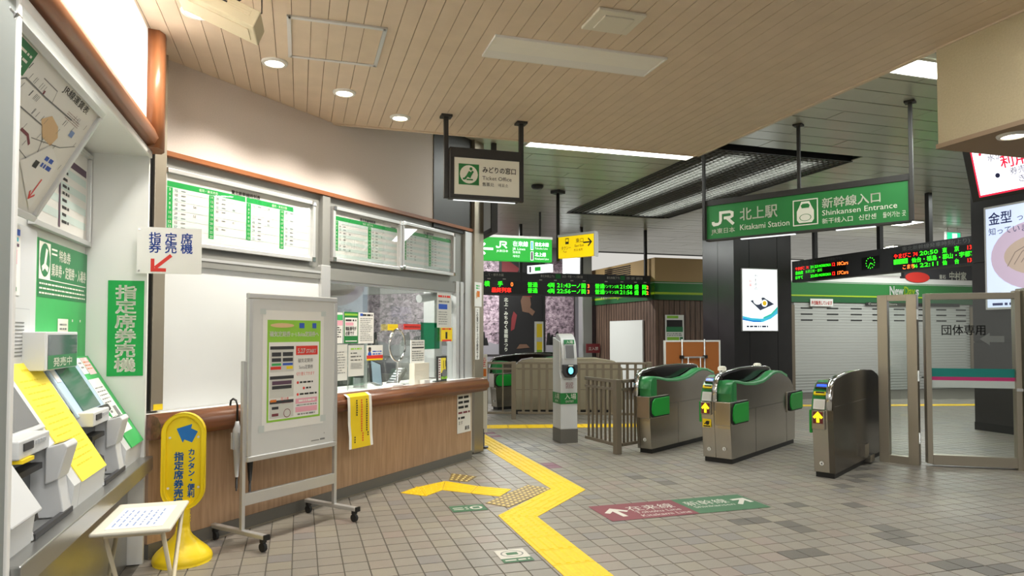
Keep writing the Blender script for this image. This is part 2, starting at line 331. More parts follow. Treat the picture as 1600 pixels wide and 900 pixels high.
def jr_mark(mb, x, z, h, y, m):     # the joined J and R
    mb.mt(m); w = h * .2
    mb.line([(x, z + h * .30), (x, z + h * .14), (x + .04 * h, z + .1 * h), (x + h * .36, z + h * .1), (x + h * .5, z + .18 * h), (x + h * .56, z + h * .34), (x + h * .56, z + h * 1.0)], w, y)
    mb.line([(x + h * .56, z + h * .9), (x + h * 1.25, z + h * .9), (x + h * 1.42, z + h * .82), (x + h * 1.42, z + h * .58), (x + h * 1.25, z + h * .5), (x + h * .80, z + h * .5)], w, y - .0004)
    return mb.line([(x + h * 1.02, z + h * .5), (x + h * 1.52, z + h * .0)], w * 1.05, y - .0008)

# ================================================================== STRUCTURE
CEIL = 3.47; CEIL2 = 3.93
# ---- floor: real tiles over a grout bed
floor = MB('grout').box(-6, 24, -8, 26, -.06, -.006)
floor = struct(floor, 'floor')
PT = .158; T0, S0 = 2.338, 4.133
DARK = {(3, 6), (3, 7), (2, 8), (1, 8), (0, 12), (-1, 12), (-1, 11), (-2, 11), (14, 6), (12, 7), (-2, 6), (-2, 5), (-5, 10), (-5, 11), (-6, 11), (-6, 12), (4, 14), (8, 17), (9, 19), (10, 21), (30, 3), (28, 4), (29, 2), (28, 2), (27, 3), (26, 3), (25, 4), (5, 11), (12, 22), (12, 23), (13, 24), (14, 25), (10, 20)}
PURP = {(20, 2), (19, 2), (36, 2), (34, 2)}
def in_poly(x, y, P):
    r = False; j = len(P) - 1
    for i in range(len(P)):
        if (P[i][1] > y) != (P[j][1] > y) and x < (P[j][0] - P[i][0]) * (y - P[i][1]) / (P[j][1] - P[i][1]) + P[i][0]: r = not r
        j = i
    return r
def corner_office(t, s):      # inside the ticket office or behind the left wall
    p = wp(FT, t, s); q = Matrix.Rotation(-FW[2], 3, 'Z') @ (p - Vector((FW[0], FW[1], 0)))
    return (q.y > .12 and q.x < .45) or t < -1.0
tiles = []
for i in range(-16, 62):
    for j in range(-24, 100):
        s, t = S0 + (i + .5) * PT, T0 + (j + .5) * PT
        p = wp(FT, t, s)
        if p.y < 1.5 or p.y > 15.5 or corner_office(t, s): continue
        u = p.x / p.y
        if abs(u) > .85: continue
        tiles.append((p.y if p.y > 3.2 else p.y + 6, i, j, t, s))
tiles.sort()
def tile_mb(mb, cx, cy, m, e=.0765, zt=0):
    mb.mt(m); return mb.add([(cx + a * e, cy + b * e, -.008) for a, b in ((-1, -1), (1, -1), (1, 1), (-1, 1))] + [(cx + a * (e - .002), cy + b * (e - .002), zt) for a, b in ((-1, -1), (1, -1), (1, 1), (-1, 1))], [(4, 5, 6, 7), (0, 1, 5, 4), (1, 2, 6, 5), (2, 3, 7, 6), (3, 0, 4, 7)])
src = {}
rest = MB()
for k, (d, i, j, t, s) in enumerate(tiles):
    m = 'tile_dark' if (i, j) in DARK else 'tile_purple' if (i, j) in PURP else 'tile'
    dz = random.uniform(-.0006, .0006)
    if k < 290:
        p = wp(FT, t, s, dz)
        if m not in src: o = tile_mb(MB(), 0, 0, m).part('floor_tile', floor); o.location = p; o.rotation_euler = (0, 0, RA); src[m] = o
        else: share(src[m], floor, p, RA)
    else: tile_mb(rest, t, s, m, zt=dz)
o = rest.part('floor_tiles', floor, kind='stuff'); o.rotation_euler = (0, 0, RA)

# ---- boarded ceiling
ceil = sroot('ceiling', FT)
MB('slat_gap').box(-1.3, 4.2, -6, 6.56, CEIL + .012, CEIL + .03).part('backing', ceil)
def wall_s(t): return 5.03 + (t + 1.27) * .99 if t < 0.31 else 9       # where the office wall cuts the boards
k = 0; t = -1.27
while t < 4.19:
    e = min(6.57, wall_s(t + .05) + .06)
    MB('slat').box(t + .002, t + .1075, -5, e, CEIL, CEIL + .012).part('ceiling_slat', ceil); t += .1095
MB('slat').box(-1.3, 4.22, 6.57, 6.6, CEIL - .012, CEIL2).part('edge_strip', ceil)
MB('slat').box(4.19, 4.225, -5, 6.6, CEIL - .012, CEIL2).part('edge_strip', ceil)
# ---- metal ceiling over the concourse
mc = sroot('ceiling', FT)
LV = (5.16, 7.42, 7.75, 12.72)     # louvre opening t0,t1,s0,s1
MB('metal_gap').box(-3, 24, -2, 20, CEIL2 + .14, CEIL2 + .16).part('backing', mc)
rr = random.Random(3); s = 3.0; row = 0
while s < 18.6:
    ts = [-1.5 + (row % 2) * .9]
    while ts[-1] < 19: ts.append(ts[-1] + 1.8)
    for a, b in zip(ts, ts[1:]):
        if s < 6.3 and b < 3.9: continue
        for lo, hi in ([(a, min(b, LV[0])), (max(a, LV[1]), b)] if LV[2] - .3 < s < LV[3] else [(a, b)]):
            if hi - lo > .05:
                z = CEIL2 + rr.uniform(0, .004)
                MB('metal_ceiling').box(lo + .004, hi - .004, s + .008, s + .292, z, z + .012).part('ceiling_panel', mc)
    s += .3; row += 1
lv = MB('black')
lv.m = 'louver_fin'
for i in range(25): lv.box(LV[0] + i * .094, LV[0] + i * .094 + .012, LV[2], LV[3], CEIL2 + .0, CEIL2 + .045)
for i in range(53): lv.box(LV[0], LV[1], LV[2] + i * .094, LV[2] + i * .094 + .012, CEIL2 + .0, CEIL2 + .045)
lv.part('louver_grid', mc, 'metal egg-crate light louver', kind='stuff')
MB('black').box(LV[0] - .03, LV[1] + .03, LV[2] - .03, LV[2], CEIL2 - .01, CEIL2 + .1).box(LV[0] - .03, LV[1] + .03, LV[3], LV[3] + .03, CEIL2 - .01, CEIL2 + .1).box(LV[0] - .03, LV[0], LV[2], LV[3], CEIL2 - .01, CEIL2 + .1).box(LV[1], LV[1] + .03, LV[2], LV[3], CEIL2 - .01, CEIL2 + .1).part('louver_frame', mc)
for t in (5.75, 6.85):
    MB('louver_glow').tube([(t, LV[2] + .2, CEIL2 + .08), (t, LV[3] - .2, CEIL2 + .08)], .03).part('louver_tube', mc)
# ---- beam on the right
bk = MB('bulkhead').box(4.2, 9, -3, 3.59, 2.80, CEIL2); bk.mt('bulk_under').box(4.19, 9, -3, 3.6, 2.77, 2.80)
struct(bk, 'wall_right', FT)
# ---- left wall with the machine alcove
wl = MB('white_wall'); wl.box(2.0, 5.05, .955, 1.25, 2.70, CEIL + .01).box(-3, 2.77, .955, 1.5, 2.70, CEIL + .01)
wl.mt('grey_panel').box(-3, 2.765, .955, 1.4, 0, 2.70)
wl.mt('alcove').box(2.765, 4.99, 1.32, 1.42, 0, 2.70)          # alcove back
wl.box(2.74, 5.02, .957, 1.42, 2.665, 2.70)                      # soffit
wl.box(4.99, 5.03, .96, 1.42, 0, 2.70)                          # alcove end wall
wl = struct(wl, 'wall_left', FL)
MB('white').box(2.755, 2.785, .945, 1.32, 0, 2.70).part('jamb', wl, bev=.004)
MB('white').box(2.765, 5.0, .943, .96, 2.655, 2.70).part('soffit_edge', wl, bev=.004)
tr = MB('trim_wood'); tr.smooth = True
tr.prism([(.955, 2.71), (.905, 2.72), (.885, 2.765), (.905, 2.815), (.955, 2.83)], 1.0, 4.90, 'x'); struct(tr, 'trim_1', FL)
tr = MB('post_wood'); tr.smooth = True
tr.prism([(4.86, .955), (4.87, .89), (4.93, .865), (5.0, .87), (5.06, .90), (5.06, .955)], 2.70, CEIL + .01, 'z'); struct(tr, 'trim_2', FL)
# ---- ticket office: wall, mullions, laminate counter front
W0 = .2
wm = MB('wallpaper').box(-3.95, -.52, W0, W0 + .1, 2.80, 4.0)
wm.mt('sign_frame').box(-.52, .31, W0 - .01, W0 + .1, 2.72, 4.0)
wm.mt('grey_frame').box(-3.95, .31, W0 + .015, W0 + .1, 2.03, 2.77)
wm.mt('white_gloss').box(-3.92, -2.32, W0, W0 + .1, .93, 2.06)
wm.mt('grey_frame').box(-3.95, .31, W0 - .02, W0 + .1, 1.99, 2.10)
wm = struct(wm, 'wall_middle', FW)
for a, b, nm in ((-2.335, -2.215, 'mullion'), (-.07, .0, 'mullion'), (.03, .1, 'mullion'), (.14, .31, 'mullion')): MB('alu' if nm else '').box(a, b, W0 - .03, W0 + .1, .93, 2.12 if b < .2 else 2.75).part(nm, wm, bev=.004)
MB('grey_frame').box(-2.32, -2.22, W0 - .025, W0 + .06, 2.1, 2.76).part('mullion', wm, bev=.004)
MB('steel_v').box(.31, .53, W0 - .06, W0 + .14, 0, CEIL2).part('corner_mullion', wm, bev=.005)
MB('sign_frame').box(.53, .62, W0 + .02, W0 + .14, 0, CEIL2).part('corner_mullion', wm, bev=.005)
MB('steel_v').box(-4.0, -3.91, W0 - .07, W0 + .1, .96, CEIL).part('corner_mullion', wm, bev=.004)
MB('black').box(-4.06, -4.0, W0 - .05, W0 + .1, .96, CEIL).part('corner_mullion', wm)
MB('notice_yellow').box(-3.985, -3.915, W0 - .073, W0 - .069, .965, 1.005).part('hazard_tape', wm)
MB('alu').box(-3.92, -2.33, W0 - .025, W0, 2.04, 2.06).box(-3.92, -2.33, W0 - .02, W0, .935, .955).part('panel_edge', wm)
tr = MB('trim_wood').box(-3.92, .31, W0 - .035, W0 + .02, 2.765, 2.80); struct(tr, 'trim_3', FW)
cf = MB('laminate').box(-4.10, 0, 0, .16, .09, .90); cf.mt('offwhite').box(0, .012, .0, .16, .0, .90); cf.mt('kick').box(-4.10, -.0, -.012, .1, 0, .10)
cf.mt('white').box(-4.05, .28, -.02, .62, .90, .945)
cf = struct(cf, 'wall_middle', FW)
rl = MB('rail_wood'); rl.smooth = True
prof = [(.02, .955), (-.05, .958), (-.115, .945), (-.15, .90), (-.15, .85), (-.115, .805), (-.05, .79), (.02, .792)]
rl.prism(prof, -4.12, .17, 'x'); rl.part('handrail', cf, 'rounded brown wooden handrail')
MB('steel').box(-4.1, 0.0, -.018, -.01, .0, .012).part('skirting_edge', cf)
# far end and back of the office
oe = MB('grey_frame').box(.28, .36, W0 + .1, 3.0, 0, .95).box(.28, .36, W0 + .1, 3.0, 2.02, 3.95).box(.28, .36, 1.95, 3.0, .9, 2.1).box(.27, .37, W0 + .1, W0 + .16, .9, 2.1).box(.27, .37, 1.9, 1.98, .9, 2.1)
oe.mt('paper_dim').box(-4.2, .36, 3.0, 3.1, 0, 3.95); oe.box(-4.2, .3, W0 + .12, 3.0, 2.62, 2.66)
oe.mt('kick').box(-4.3, .3, .16, 3.0, 0, .02)
struct(oe, 'wall_office', FW)
o = struct(MB('pane').box(.315, .321, W0 + .16, 1.9, .95, 2.02), 'window_2', FW)
wn = sroot('window_1', FW)
MB('pane').box(-2.215, -.07, W0 + .02, W0 + .026, .945, 1.99).part('pane', wn)
MB('alu').box(-2.215, -.07, W0, W0 + .05, 1.965, 1.995).box(-1.66, -1.652, W0 + .0, W0 + .04, .945, 1.40).part('window_frame', wn)
# ---- blossom wall at the far end, white shop block behind
wb = MB('tile_wall').box(-1, 7.9, 18.30, 18.4, 0, 4.0); wb = struct(wb, 'wall_back', FT)
def blossom_panel(t0, t1, snow=True):
    m = MB('blossom').box(t0, t1, 18.26, 18.3, .9, 3.55)
    if snow:
        m.mt('snow_print'); r_ = random.Random(t0)
        pts = [(t0, .9)] + [(t0 + (t1 - t0) * i / 14, 1.22 + r_.uniform(-.05, .06)) for i in range(15)] + [(t1, .9)]
        m.add([(p[0], 18.257, p[1]) for p in pts], [tuple(range(len(pts)))])
        m.mt('night')
        for i in range(9):
            x = t0 + .05 + r_.random() * (t1 - t0 - .3); hgt = r_.uniform(.12, .42); m.add([(x, 18.255, 1.15), (x + .16, 18.255, 1.15), (x + .11, 18.255, 1.15 + hgt), (x + .03, 18.255, 1.15 + hgt * .9)], [(0, 1, 2, 3)])
    return m.part('blossom_panel', wb, 'pink cherry blossom print')
blossom_panel(1.2, 3.35); blossom_panel(3.45, 5.30); blossom_panel(6.62, 7.55)
m = MB('night').box(5.34, 6.58, 18.25, 18.3, .9, 3.55)
Y = 18.245
for pts, c in [([(5.75, 1.2), (6.28, 1.2), (6.34, 1.9), (6.2, 2.25), (6.05, 2.3), (5.85, 2.1), (5.7, 1.7)], 'night'), ([(5.98, 2.1), (6.16, 2.06), (6.24, 2.3), (6.2, 2.55), (6.02, 2.62), (5.93, 2.4)], 'skin_print'), ([(5.93, 2.55), (6.06, 2.78), (6.24, 2.7), (6.26, 2.5)], 'dark_red'), ([(5.64, 1.55), (5.74, 1.6), (5.82, 2.0), (5.72, 2.1), (5.66, 1.9)], 'dark_red'), ([(6.12, 2.1), (6.28, 1.98), (6.36, 2.1), (6.2, 2.22)], 'skin_print'), ([(5.8, 1.05), (6.2, 1.08), (6.1, 1.18), (5.9, 1.18)], 'skin_print'), ([(5.3, 3.05), (5.7, 3.02), (5.9, 3.3), (5.6, 3.5), (5.34, 3.5)], 'dark_red')]:
    m.mt(c); m.add([(p[0], Y, p[1]) for p in pts], [tuple(range(len(pts)))]); Y -= .002
m.mt('sign_white').vtext('集う 北上・みちのく芸能まつり', 5.50, 2.86, .12, 18.24, 1.05, .02)
m.part('festival_panel', wb, 'black print of a masked festival dancer')
for t in (3.36, 5.30, 6.58): MB('black').box(t, t + .07, 18.22, 18.27, .9, 3.55).part('panel_joint', wb)

# ================================================================== CEILING FIXTURES
def downlight(t, s, z, label, power=11):
    r = thing('downlight', label, 'ceiling light', FT, t, s, z, group='round recessed downlights')
    m = MB('white').lathe([(.066, -.016), (.088, -.014), (.093, -.004), (.093, 0)], 28, caps=False); m.part('trim_ring', r)
    g = MB('downlight_glow'); g.hdisc(0, 0, .068, -.010, 24); g.part('lens', r)
    l = bpy.data.lights.new('downlight', 'SPOT'); l.energy = power * 5; l.spot_size = rad(125); l.spot_blend = .7; l.shadow_soft_size = .06; l.color = WARM
    o = bpy.data.objects.new('downlight_lamp', l); COL.objects.link(o); o.parent = r; o.location = (0, 0, -.05)
downlight(-.62, 4.52, CEIL, 'lit round downlight half hidden by the beige speaker box', 4)
downlight(-.192, 5.203, CEIL, 'lit round downlight between the speaker box and the ceiling hatch', 16)
downlight(.332, 5.692, CEIL, 'lit round downlight below the ceiling access hatch', 16)
downlight(.859, 6.206, CEIL, 'lit round downlight nearest the hanging ticket office sign', 16)
downlight(4.36, 3.19, 2.77, 'lit round downlight under the beige beam on the right', 8)
# access hatch
h = thing('ceiling_hatch', 'square access hatch with grey metal edge in the boarded ceiling', 'hatch', FT, .215, 4.72, CEIL)
frame = [(-.30, .30, -.33, -.30), (-.30, .30, .30, .33), (-.31, -.285, -.33, .33), (.285, .31, -.33, .33)]
for a in frame: MB('alu').box(a[0], a[1], a[2], a[3], -.012, 0).part('hatch_edge', h)
MB('slat').box(-.284, .284, -.30, .30, -.006, 0).part('hatch_door', h)
m = MB('slat_gap')
for i in range(4): m.box(-.165 + i * .1095, -.162 + i * .1095, -.30, .30, -.0072, -.005)
m.part('hatch_groove', h)
# unlit trough fixture
h = thing('ceiling_light', 'white recessed trough light fixture, not lit, in the boarded ceiling', 'ceiling light', FT, 1.855, 4.45, CEIL)
for a in [(-.64, .64, -.175, -.165), (-.64, .64, .165, .175), (-.64, -.63, -.165, .165), (.63, .64, -.165, .165)]: MB('white').box(*a, -.016, 0).part('fixture_edge', h)
MB('lamp_off').prism([(-.165, -.002), (-.05, -.012), (.165, -.004), (.165, 0), (-.165, 0)], -.63, .63, 'x').part('diffuser', h)
MB('white').prism([(.05, -.006), (.165, -.015), (.165, 0), (.05, 0)], -.63, .63, 'x').part('reflector', h)
# square smoke hood at the top of the picture
solo(MB('offwhite').box(-.16, .16, -.14, .14, -.02, 0).box(-.1, .1, -.09, .09, -.03, -.02), 'ceiling_vent', 'flat cream square plate on the boards at the top edge', 'vent', FT, 1.87, 3.86, CEIL, 0, bev=.006)
# beige box speaker on a bracket
M0 = Matrix.Translation(wp(FT, -.36, 4.02, 3.215)) 
h = bpy.data.objects.new('ceiling_speaker', None); COL.objects.link(h); h.location = wp(FT, -.43, 4.05, 3.28); h.scale = (.9, .9, .9); h.rotation_euler = (rad(0), rad(22), RA + rad(-2)); tag(h, 'beige box speaker hung at a slant under the ceiling top left', 'speaker')
MB('speaker_beige').box(-.24, .24, -.16, .12, -.055, .055).part('housing', h, bev=.008)
m = MB('beige')
for i in range(3): m.box(-.17, .19, -.163, -.159, .0 + i * .014, .006 + i * .014)
m.box(-.18, .2, -.1, .06, -.06, -.054); m.part('grille', h)
MB('ink').box(-.04, .05, -.164, -.16, .012, .022).part('badge', h)
MB('chrome').tube([(-.24, -.05, .02), (-.30, -.05, .02), (-.30, .04, .02), (-.24, .04, .02)], .008).part('handle', h)
MB('black').tube([(.02, -.02, .05), (.09, -.02, .20)], .022).part('bracket', h)
MB('black').tube([(.14, 0, .05), (.2, .03, .12), (.16, .02, .22)], .004).part('cable', h)
# concourse lamps in view
def strip(label, t, s, L, Wd, z=CEIL2, turn=0):
    h = thing('ceiling_light', label, 'ceiling light', FT, t, s, z, turn)
    MB('white').box(-L / 2, L / 2, -Wd / 2, -Wd / 2 + .02, -.02, 0).box(-L / 2, L / 2, Wd / 2 - .02, Wd / 2, -.02, 0).box(-L / 2, -L / 2 + .02, -Wd / 2, Wd / 2, -.02, 0).box(L / 2 - .02, L / 2, -Wd / 2, Wd / 2, -.02, 0).part('frame', h)
    MB('fluoro').box(-L / 2 + .02, L / 2 - .02, -Wd / 2 + .02, Wd / 2 - .02, -.012, 0).part('diffuser', h)
strip('long lit white strip light along the far edge of the boarded ceiling', 3.95, 8.2, 2.4, .26)
strip('lit white ceiling panel light beside the beige beam on the right', 5.75, 4.78, 1.2, .34)
strip('lit panel light in the metal ceiling below the right end of the green station sign', 12.65, 11.75, .7, .6)
strip('small lit panel light in the metal ceiling far over the shop shutters', 16.2, 15.2, .7, .6)

solo(MB('black').lathe([(.001, -.06), (.08, -.055), (.10, -.03), (.10, 0)], 20), 'ceiling_sensor', 'small black dome under the metal ceiling right of the ticket office sign', 'sensor', FT, 3.72, 10.55, CEIL2)
# ================================================================== HANGING SIGNS
def pole(x, z0, z1, parent, y=0, r=.02, base=True):
    MB('sign_frame').box(x - r, x + r, y - r, y + r, z0, z1).part('hanging_pole', parent, bev=.003)
    if base: MB('sign_frame').box(x - .05, x + .05, y - .05, y + .05, z1 - .02, z1).part('ceiling_plate', parent)
# ticket office sign
h = thing('hanging_sign', 'square white ticket office sign in black frame hung from the boarded ceiling', 'sign', FT, 1.607, 6.03, 0)
pole(-.357, 2.715, CEIL, h); pole(.357, 2.715, CEIL, h)
MB('sign_frame').box(-.33, .337, -.05, .06, 2.715, 2.75).box(-.33, .337, -.05, .06, 3.085, 3.175).box(-.33, -.29, -.05, .06, 2.75, 3.085).box(.325, .337, -.05, .06, 2.75, 3.085).part('frame', h, bev=.003)
m = MB('sign_white').box(-.29, .325, -.045, .05, 2.75, 3.085); seat_icon(m, -.155, 2.935, .19, -.047)
m.mt('ink').text('みどりの窓口', -.03, 2.965, .062, 'l', -.047, fit=.32, bold=.012).text('Ticket Office', -.03, 2.895, .05, 'l', -.047, fit=.28).text('售票处', -.03, 2.84, .038, 'l', -.047).text('매표소', .12, 2.84, .036, 'l', -.047)
m.part('face', h); MB('lit_white').box(-.28, .31, .03, .05, 2.709, 2.716).part('under_light', h)
# green station sign over the gates
h = thing('hanging_sign', 'long green station name and entrance sign hung over the ticket gates', 'sign', FG, -2.70, 8.085, 0)
for x in (-1.157, 0, 1.157): pole(x, 2.67 if x else 3.15, CEIL2, h, .0 if x else .05, .018)
MB('sign_frame').box(-1.14, 1.14, .0, .09, 3.10, 3.17).box(-1.14, 1.14, 0, .09, 2.655, 2.68).box(-1.14, -1.125, 0, .09, 2.68, 3.10).box(1.125, 1.14, 0, .09, 2.68, 3.10).part('frame', h, bev=.003)
m = MB('jr_green').box(-1.125, 1.125, .01, .08, 2.68, 3.10); y = .006
jr_mark(m, -1.04, 2.84, .175, y, 'sign_white'); m.text('JR東日本', -1.06, 2.745, .072, 'l', y, fit=.30, bold=.012)
m.text('北上駅', -.70, 2.885, .165, 'l', y, fit=.46, bold=.012).text('Kitakami Station', -.70, 2.755, .098, 'l', y, fit=.60)
x0, x1, z0, z1 = -.06, .22, 2.735, 3.035
for a in [(x0, x1, z0, z0 + .012), (x0, x1, z1 - .012, z1), (x0, x0 + .012, z0, z1), (x1 - .012, x1, z0, z1)]: m.rect(*a, y)
cx = .08
m.poly([(cx - .045, 3.01), (cx + .045, 3.01), (cx + .065, 2.96), (cx + .095, 2.90), (cx + .095, 2.80), (cx + .07, 2.765), (cx - .07, 2.765), (cx - .095, 2.80), (cx - .095, 2.90), (cx - .065, 2.96)], y)
m.mt('jr_green').poly([(cx - .04, 2.935), (cx + .04, 2.935), (cx + .05, 2.965), (cx + .03, 2.985), (cx - .03, 2.985), (cx - .05, 2.965)], y - .001); m.ring(cx, 2.825, .058, .066, y - .001, 24, .62); m.mt('sign_white')
m.text('新幹線入口', .26, 2.915, .125, 'l', y, fit=.60, bold=.012).text('Shinkansen Entrance', .26, 2.825, .085, 'l', y, fit=.76).text('新干线入口', .26, 2.735, .066, 'l', y).text('신칸센', .64, 2.735, .066, 'l', y).text('들어가는 곳', .88, 2.735, .066, 'l', y, fit=.22)
m.part('face', h)
for a, b in ((-.7, -.05), (.4, .8)): MB('lit_white').box(a, b, .03, .07, 2.645, 2.655).part('under_light', h)
# far sign pair on one pole
h = thing('hanging_sign', 'bright green railway line direction sign hung beyond the ticket office', 'sign', FT, 3.44, 10.85, 0)
MB('alu').box(-.66, .66, 0, .14, 3.085, 3.125).part('top_rail', h)
pole(-.60, 3.1, CEIL2, h, .07, .016); 
m = MB('lit_green').box(-.66, .65, .01, .13, 2.70, 3.085); y = .006
m.mt('lit_white'); arrow(m, -.51, 2.89, .24, pi, y, .16, .42); jr_mark(m, -.33, 2.91, .115, y, 'lit_white'); m.text('JR東日本', -.33, 2.845, .045, 'l', y, fit=.2)
m.text('在来線', -.05, 2.955, .095, 'l', y, fit=.27, bold=.01).text('JR Lines', -.05, 2.885, .06, 'l', y, fit=.22).text('既有线', -.05, 2.83, .045, 'l', y).text('재래선', -.05, 2.765, .045, 'l', y)
m.text('東北本線', .34, 2.965, .075, 'l', y, fit=.25, bold=.015).text('Tohoku Line', .34, 2.91, .045, 'l', y, fit=.23).text('北上線', .34, 2.795, .075, 'l', y, fit=.2, bold=.015).text('Kitakami Line', .34, 2.735, .045, 'l', y, fit=.25)
m.rect(.265, .315, 2.895, 3.045, y).rect(.265, .315, 2.72, 2.87, y); m.mt('lit_cyan').rect(.275, .305, 2.905, 3.035, y - .001); m.mt('purple').rect(.275, .305, 2.73, 2.86, y - .001)
m.part('face', h)
h = thing('hanging_sign', 'bright yellow exit sign set at an angle on the round ceiling pole', 'sign', FG, -7.08, 9.21, 0)
MB('sign_frame').tube([(0, .04, 2.72), (0, .04, CEIL2)], .03, 10).part('hanging_pole', h); MB('sign_frame').box(-.09, .09, -.05, .13, CEIL2 - .05, CEIL2).part('ceiling_plate', h)
rot = Matrix.Identity(4)
m = MB('lit_sign_yellow').box(.04, .77, .0, .09, 2.76, 3.12); y = -.004
m.mt('ink').text('東口', .40, 3.0, .085, 'l', y).text('East Exit', .38, 2.93, .055, 'l', y).text('东口 동쪽', .36, 2.86, .045, 'l', y).text('タクシー', .10, 2.90, .07, 'l', y, fit=.2).text('Taxi', .14, 2.85, .045, 'l', y).rect(.19, .26, 2.99, 3.09, y); arrow(m, .64, 2.99, .17, 0, y, .14, .42)
m.mt('lit_sign_yellow').rect(.2, .25, 3.03, 3.075, y - .001); m.part('face', h)
MB('alu').box(.03, .78, -.01, .1, 3.12, 3.16).box(.77, .785, -.01, .1, 2.75, 3.12).part('top_rail', h)
solo(MB('lit_white').box(-.3, .3, 0, .08, 2.70, 2.86).mt('lit_green').rect(-.1, .05, 2.74, 2.82, -.002).mt('ink').rect(-.24, -.2, 2.72, 2.84, -.002).mt('sign_frame').box(-.02, .02, .03, .05, 2.86, CEIL2), 'hanging_sign', 'white lit sign half hidden under the green direction sign', 'sign', FG, -8.6, 10.6)
# black sign seen edge-on behind the ticket office sign
h = thing('hanging_sign', 'dark framed sign seen edge-on between steel corner post and green sign', 'sign', FL, 8.38, -2.36, 0)
MB('sign_frame').box(-.03, .03, -.03, .03, 3.0, CEIL2).part('hanging_pole', h)
MB('sign_frame').box(-.05, .75, -.04, .04, 3.36, 3.42).box(-.05, .75, -.04, .04, 2.78, 2.84).box(-.05, .0, -.04, .04, 2.84, 3.36).part('frame', h); MB('alu').box(0, .75, -.03, .03, 2.84, 3.36).part('face', h)
# departure board far
def led_row(m, items, z, size, y):
    for s, x, c in items: m.mt(c).text(s, x, z, size, 'l', y, bold=.006)
h = thing('departure_board', 'long departure board in three sections before the blossom wall', 'display', FT, 5.85, 14.35, 0)
MB('dark_grey').box(-2.1, 2.02, 0, .2, 2.33, 2.84).part('housing', h)
for x in (-1.15, .32, 1.96): MB('black').box(x - .03, x + .03, .08, .14, 2.84, CEIL2).part('hanging_pole', h)
m = MB('led_bg').rect(-2.1, 2.0, 2.36, 2.64, -.002).mt('black').rect(-1.17, -1.16, 2.36, 2.82, -.003).rect(.42, .43, 2.36, 2.82, -.003)
m.mt('faded_white').text('…て・横手方面', -2.0, 2.745, .065, 'l', -.004, fit=.42).text('東北本線(上り)', -.72, 2.745, .065, 'l', -.004, fit=.33).text('水沢・平泉・一ノ関方面', -.20, 2.745, .065, 'l', -.004, fit=.50).text('東北本線(下り)', .90, 2.745, .065, 'l', -.004, fit=.33).text('花巻・盛岡・盛岡方面', 1.40, 2.745, .065, 'l', -.004, fit=.42)
for x in (-1.95, -1.6, -.75, -.4, .0, .3, .85, 1.25, 1.6, 1.85): m.rect(x, x + .07, 2.67, 2.69, -.004)
m.mt('jr_green').rect(-.36, -.24, 2.72, 2.82, -.004).rect(1.25, 1.36, 2.72, 2.82, -.004)
y = -.006
led_row(m, [('横', -2.02, 'led_green'), ('手', -1.72, 'led_green'), ('0', -1.42, 'led_orange')], 2.525, .125, y); led_row(m, [('最終列車', -1.86, 'led_red')], 2.395, .115, y)
for z, a, b in ((2.525, '21:43', '21:08'), (2.395, '22:56', '21:56')):
    led_row(m, [('普通', -1.03, 'led_green'), ('4両', -.56, 'led_green'), ('一ノ関', .02, 'led_green'), ('3', .41, 'led_orange')], z, .12, y); m.mt('led_green').text(a, -.33, z, .13, 'l', y, fit=.33, bold=.006)
    led_row(m, [('普通', .60, 'led_green'), ('盛', 1.60, 'led_green'), ('岡', 1.80, 'led_green'), ('2', 1.97, 'led_orange')][:3], z, .12, y); m.mt('led_green').text('ワンマン2両', .80, z + .01, .085, 'l', y, fit=.40).text(b, 1.23, z, .13, 'l', y, fit=.32, bold=.006); m.mt('led_orange').text('2', 1.95, z, .125, 'r', y, bold=.006) if 0 else m.mt('led_orange').text('2', 1.915, z, .115, 'l', y, bold=.006)
m.part('screen', h)
# bullet train departure board on the right (faces left)
h = thing('departure_board', 'slanting bullet train departure board with clock under the station sign', 'display', FR, -10.27, 10.3, 0)
MB('dark_grey').box(-2.17, 2.17, 0, .22, 2.60, 3.06).part('housing', h, bev=.004)
for x in (-1.6, .1, 1.15): MB('black').box(x - .04, x + .04, .08, .16, 3.06, CEIL2).part('hanging_pole', h)
m = MB('led_bg').rect(-2.08, -.62, 2.64, 2.93, -.003); y = -.005
m.mt('ink_grey').text('東北・秋田・北海道新幹線発車時刻(下り)', -1.98, 2.965, .07, 'l', y, fit=1.25)
led_row(m, [('やまびこ', -2.06, 'led_red'), ('71', -1.72, 'led_red'), ('MORIOKA', -1.36, 'led_green')], 2.86, .075, y)
m.mt('led_green').text('21:23', -1.60, 2.86, .08, 'l', y, fit=.22, bold=.006).text('自由席', -2.06, 2.765, .08, 'l', y, bold=.008).text('水沢江刺・盛岡', -1.75, 2.775, .07, 'l', y).text('はやて', -2.06, 2.665, .08, 'l', y, bold=.008).text('22:05', -1.60, 2.67, .08, 'l', y, fit=.22, bold=.006).text('MORIOKA', -1.36, 2.67, .075, 'l', y, bold=.006)
m.mt('led_red').text('12', -1.0, 2.85, .1, 'l', y, bold=.008).text('12', -1.0, 2.665, .1, 'l', y, bold=.008); m.mt('led_orange').text('10Cars', -.86, 2.85, .1, 'l', y, fit=.3, bold=.006).text('17Cars', -.86, 2.665, .1, 'l', y, fit=.3, bold=.006)
m.part('screen', h)
m = MB('led_bg').rect(.5, 2.12, 2.63, 2.93, -.003).mt('ink_grey').text('東北新幹線発車時刻(上り)', .70, 2.965, .085, 'l', y, fit=1.3)
led_row(m, [('やまびこ', .52, 'led_red'), ('74', .93, 'led_red'), ('東', 1.50, 'led_green'), ('京', 1.72, 'led_green'), ('13', 1.94, 'led_red')], 2.845, .095, y); m.mt('led_green').text('20:50', 1.06, 2.845, .1, 'l', y, fit=.36, bold=.006)
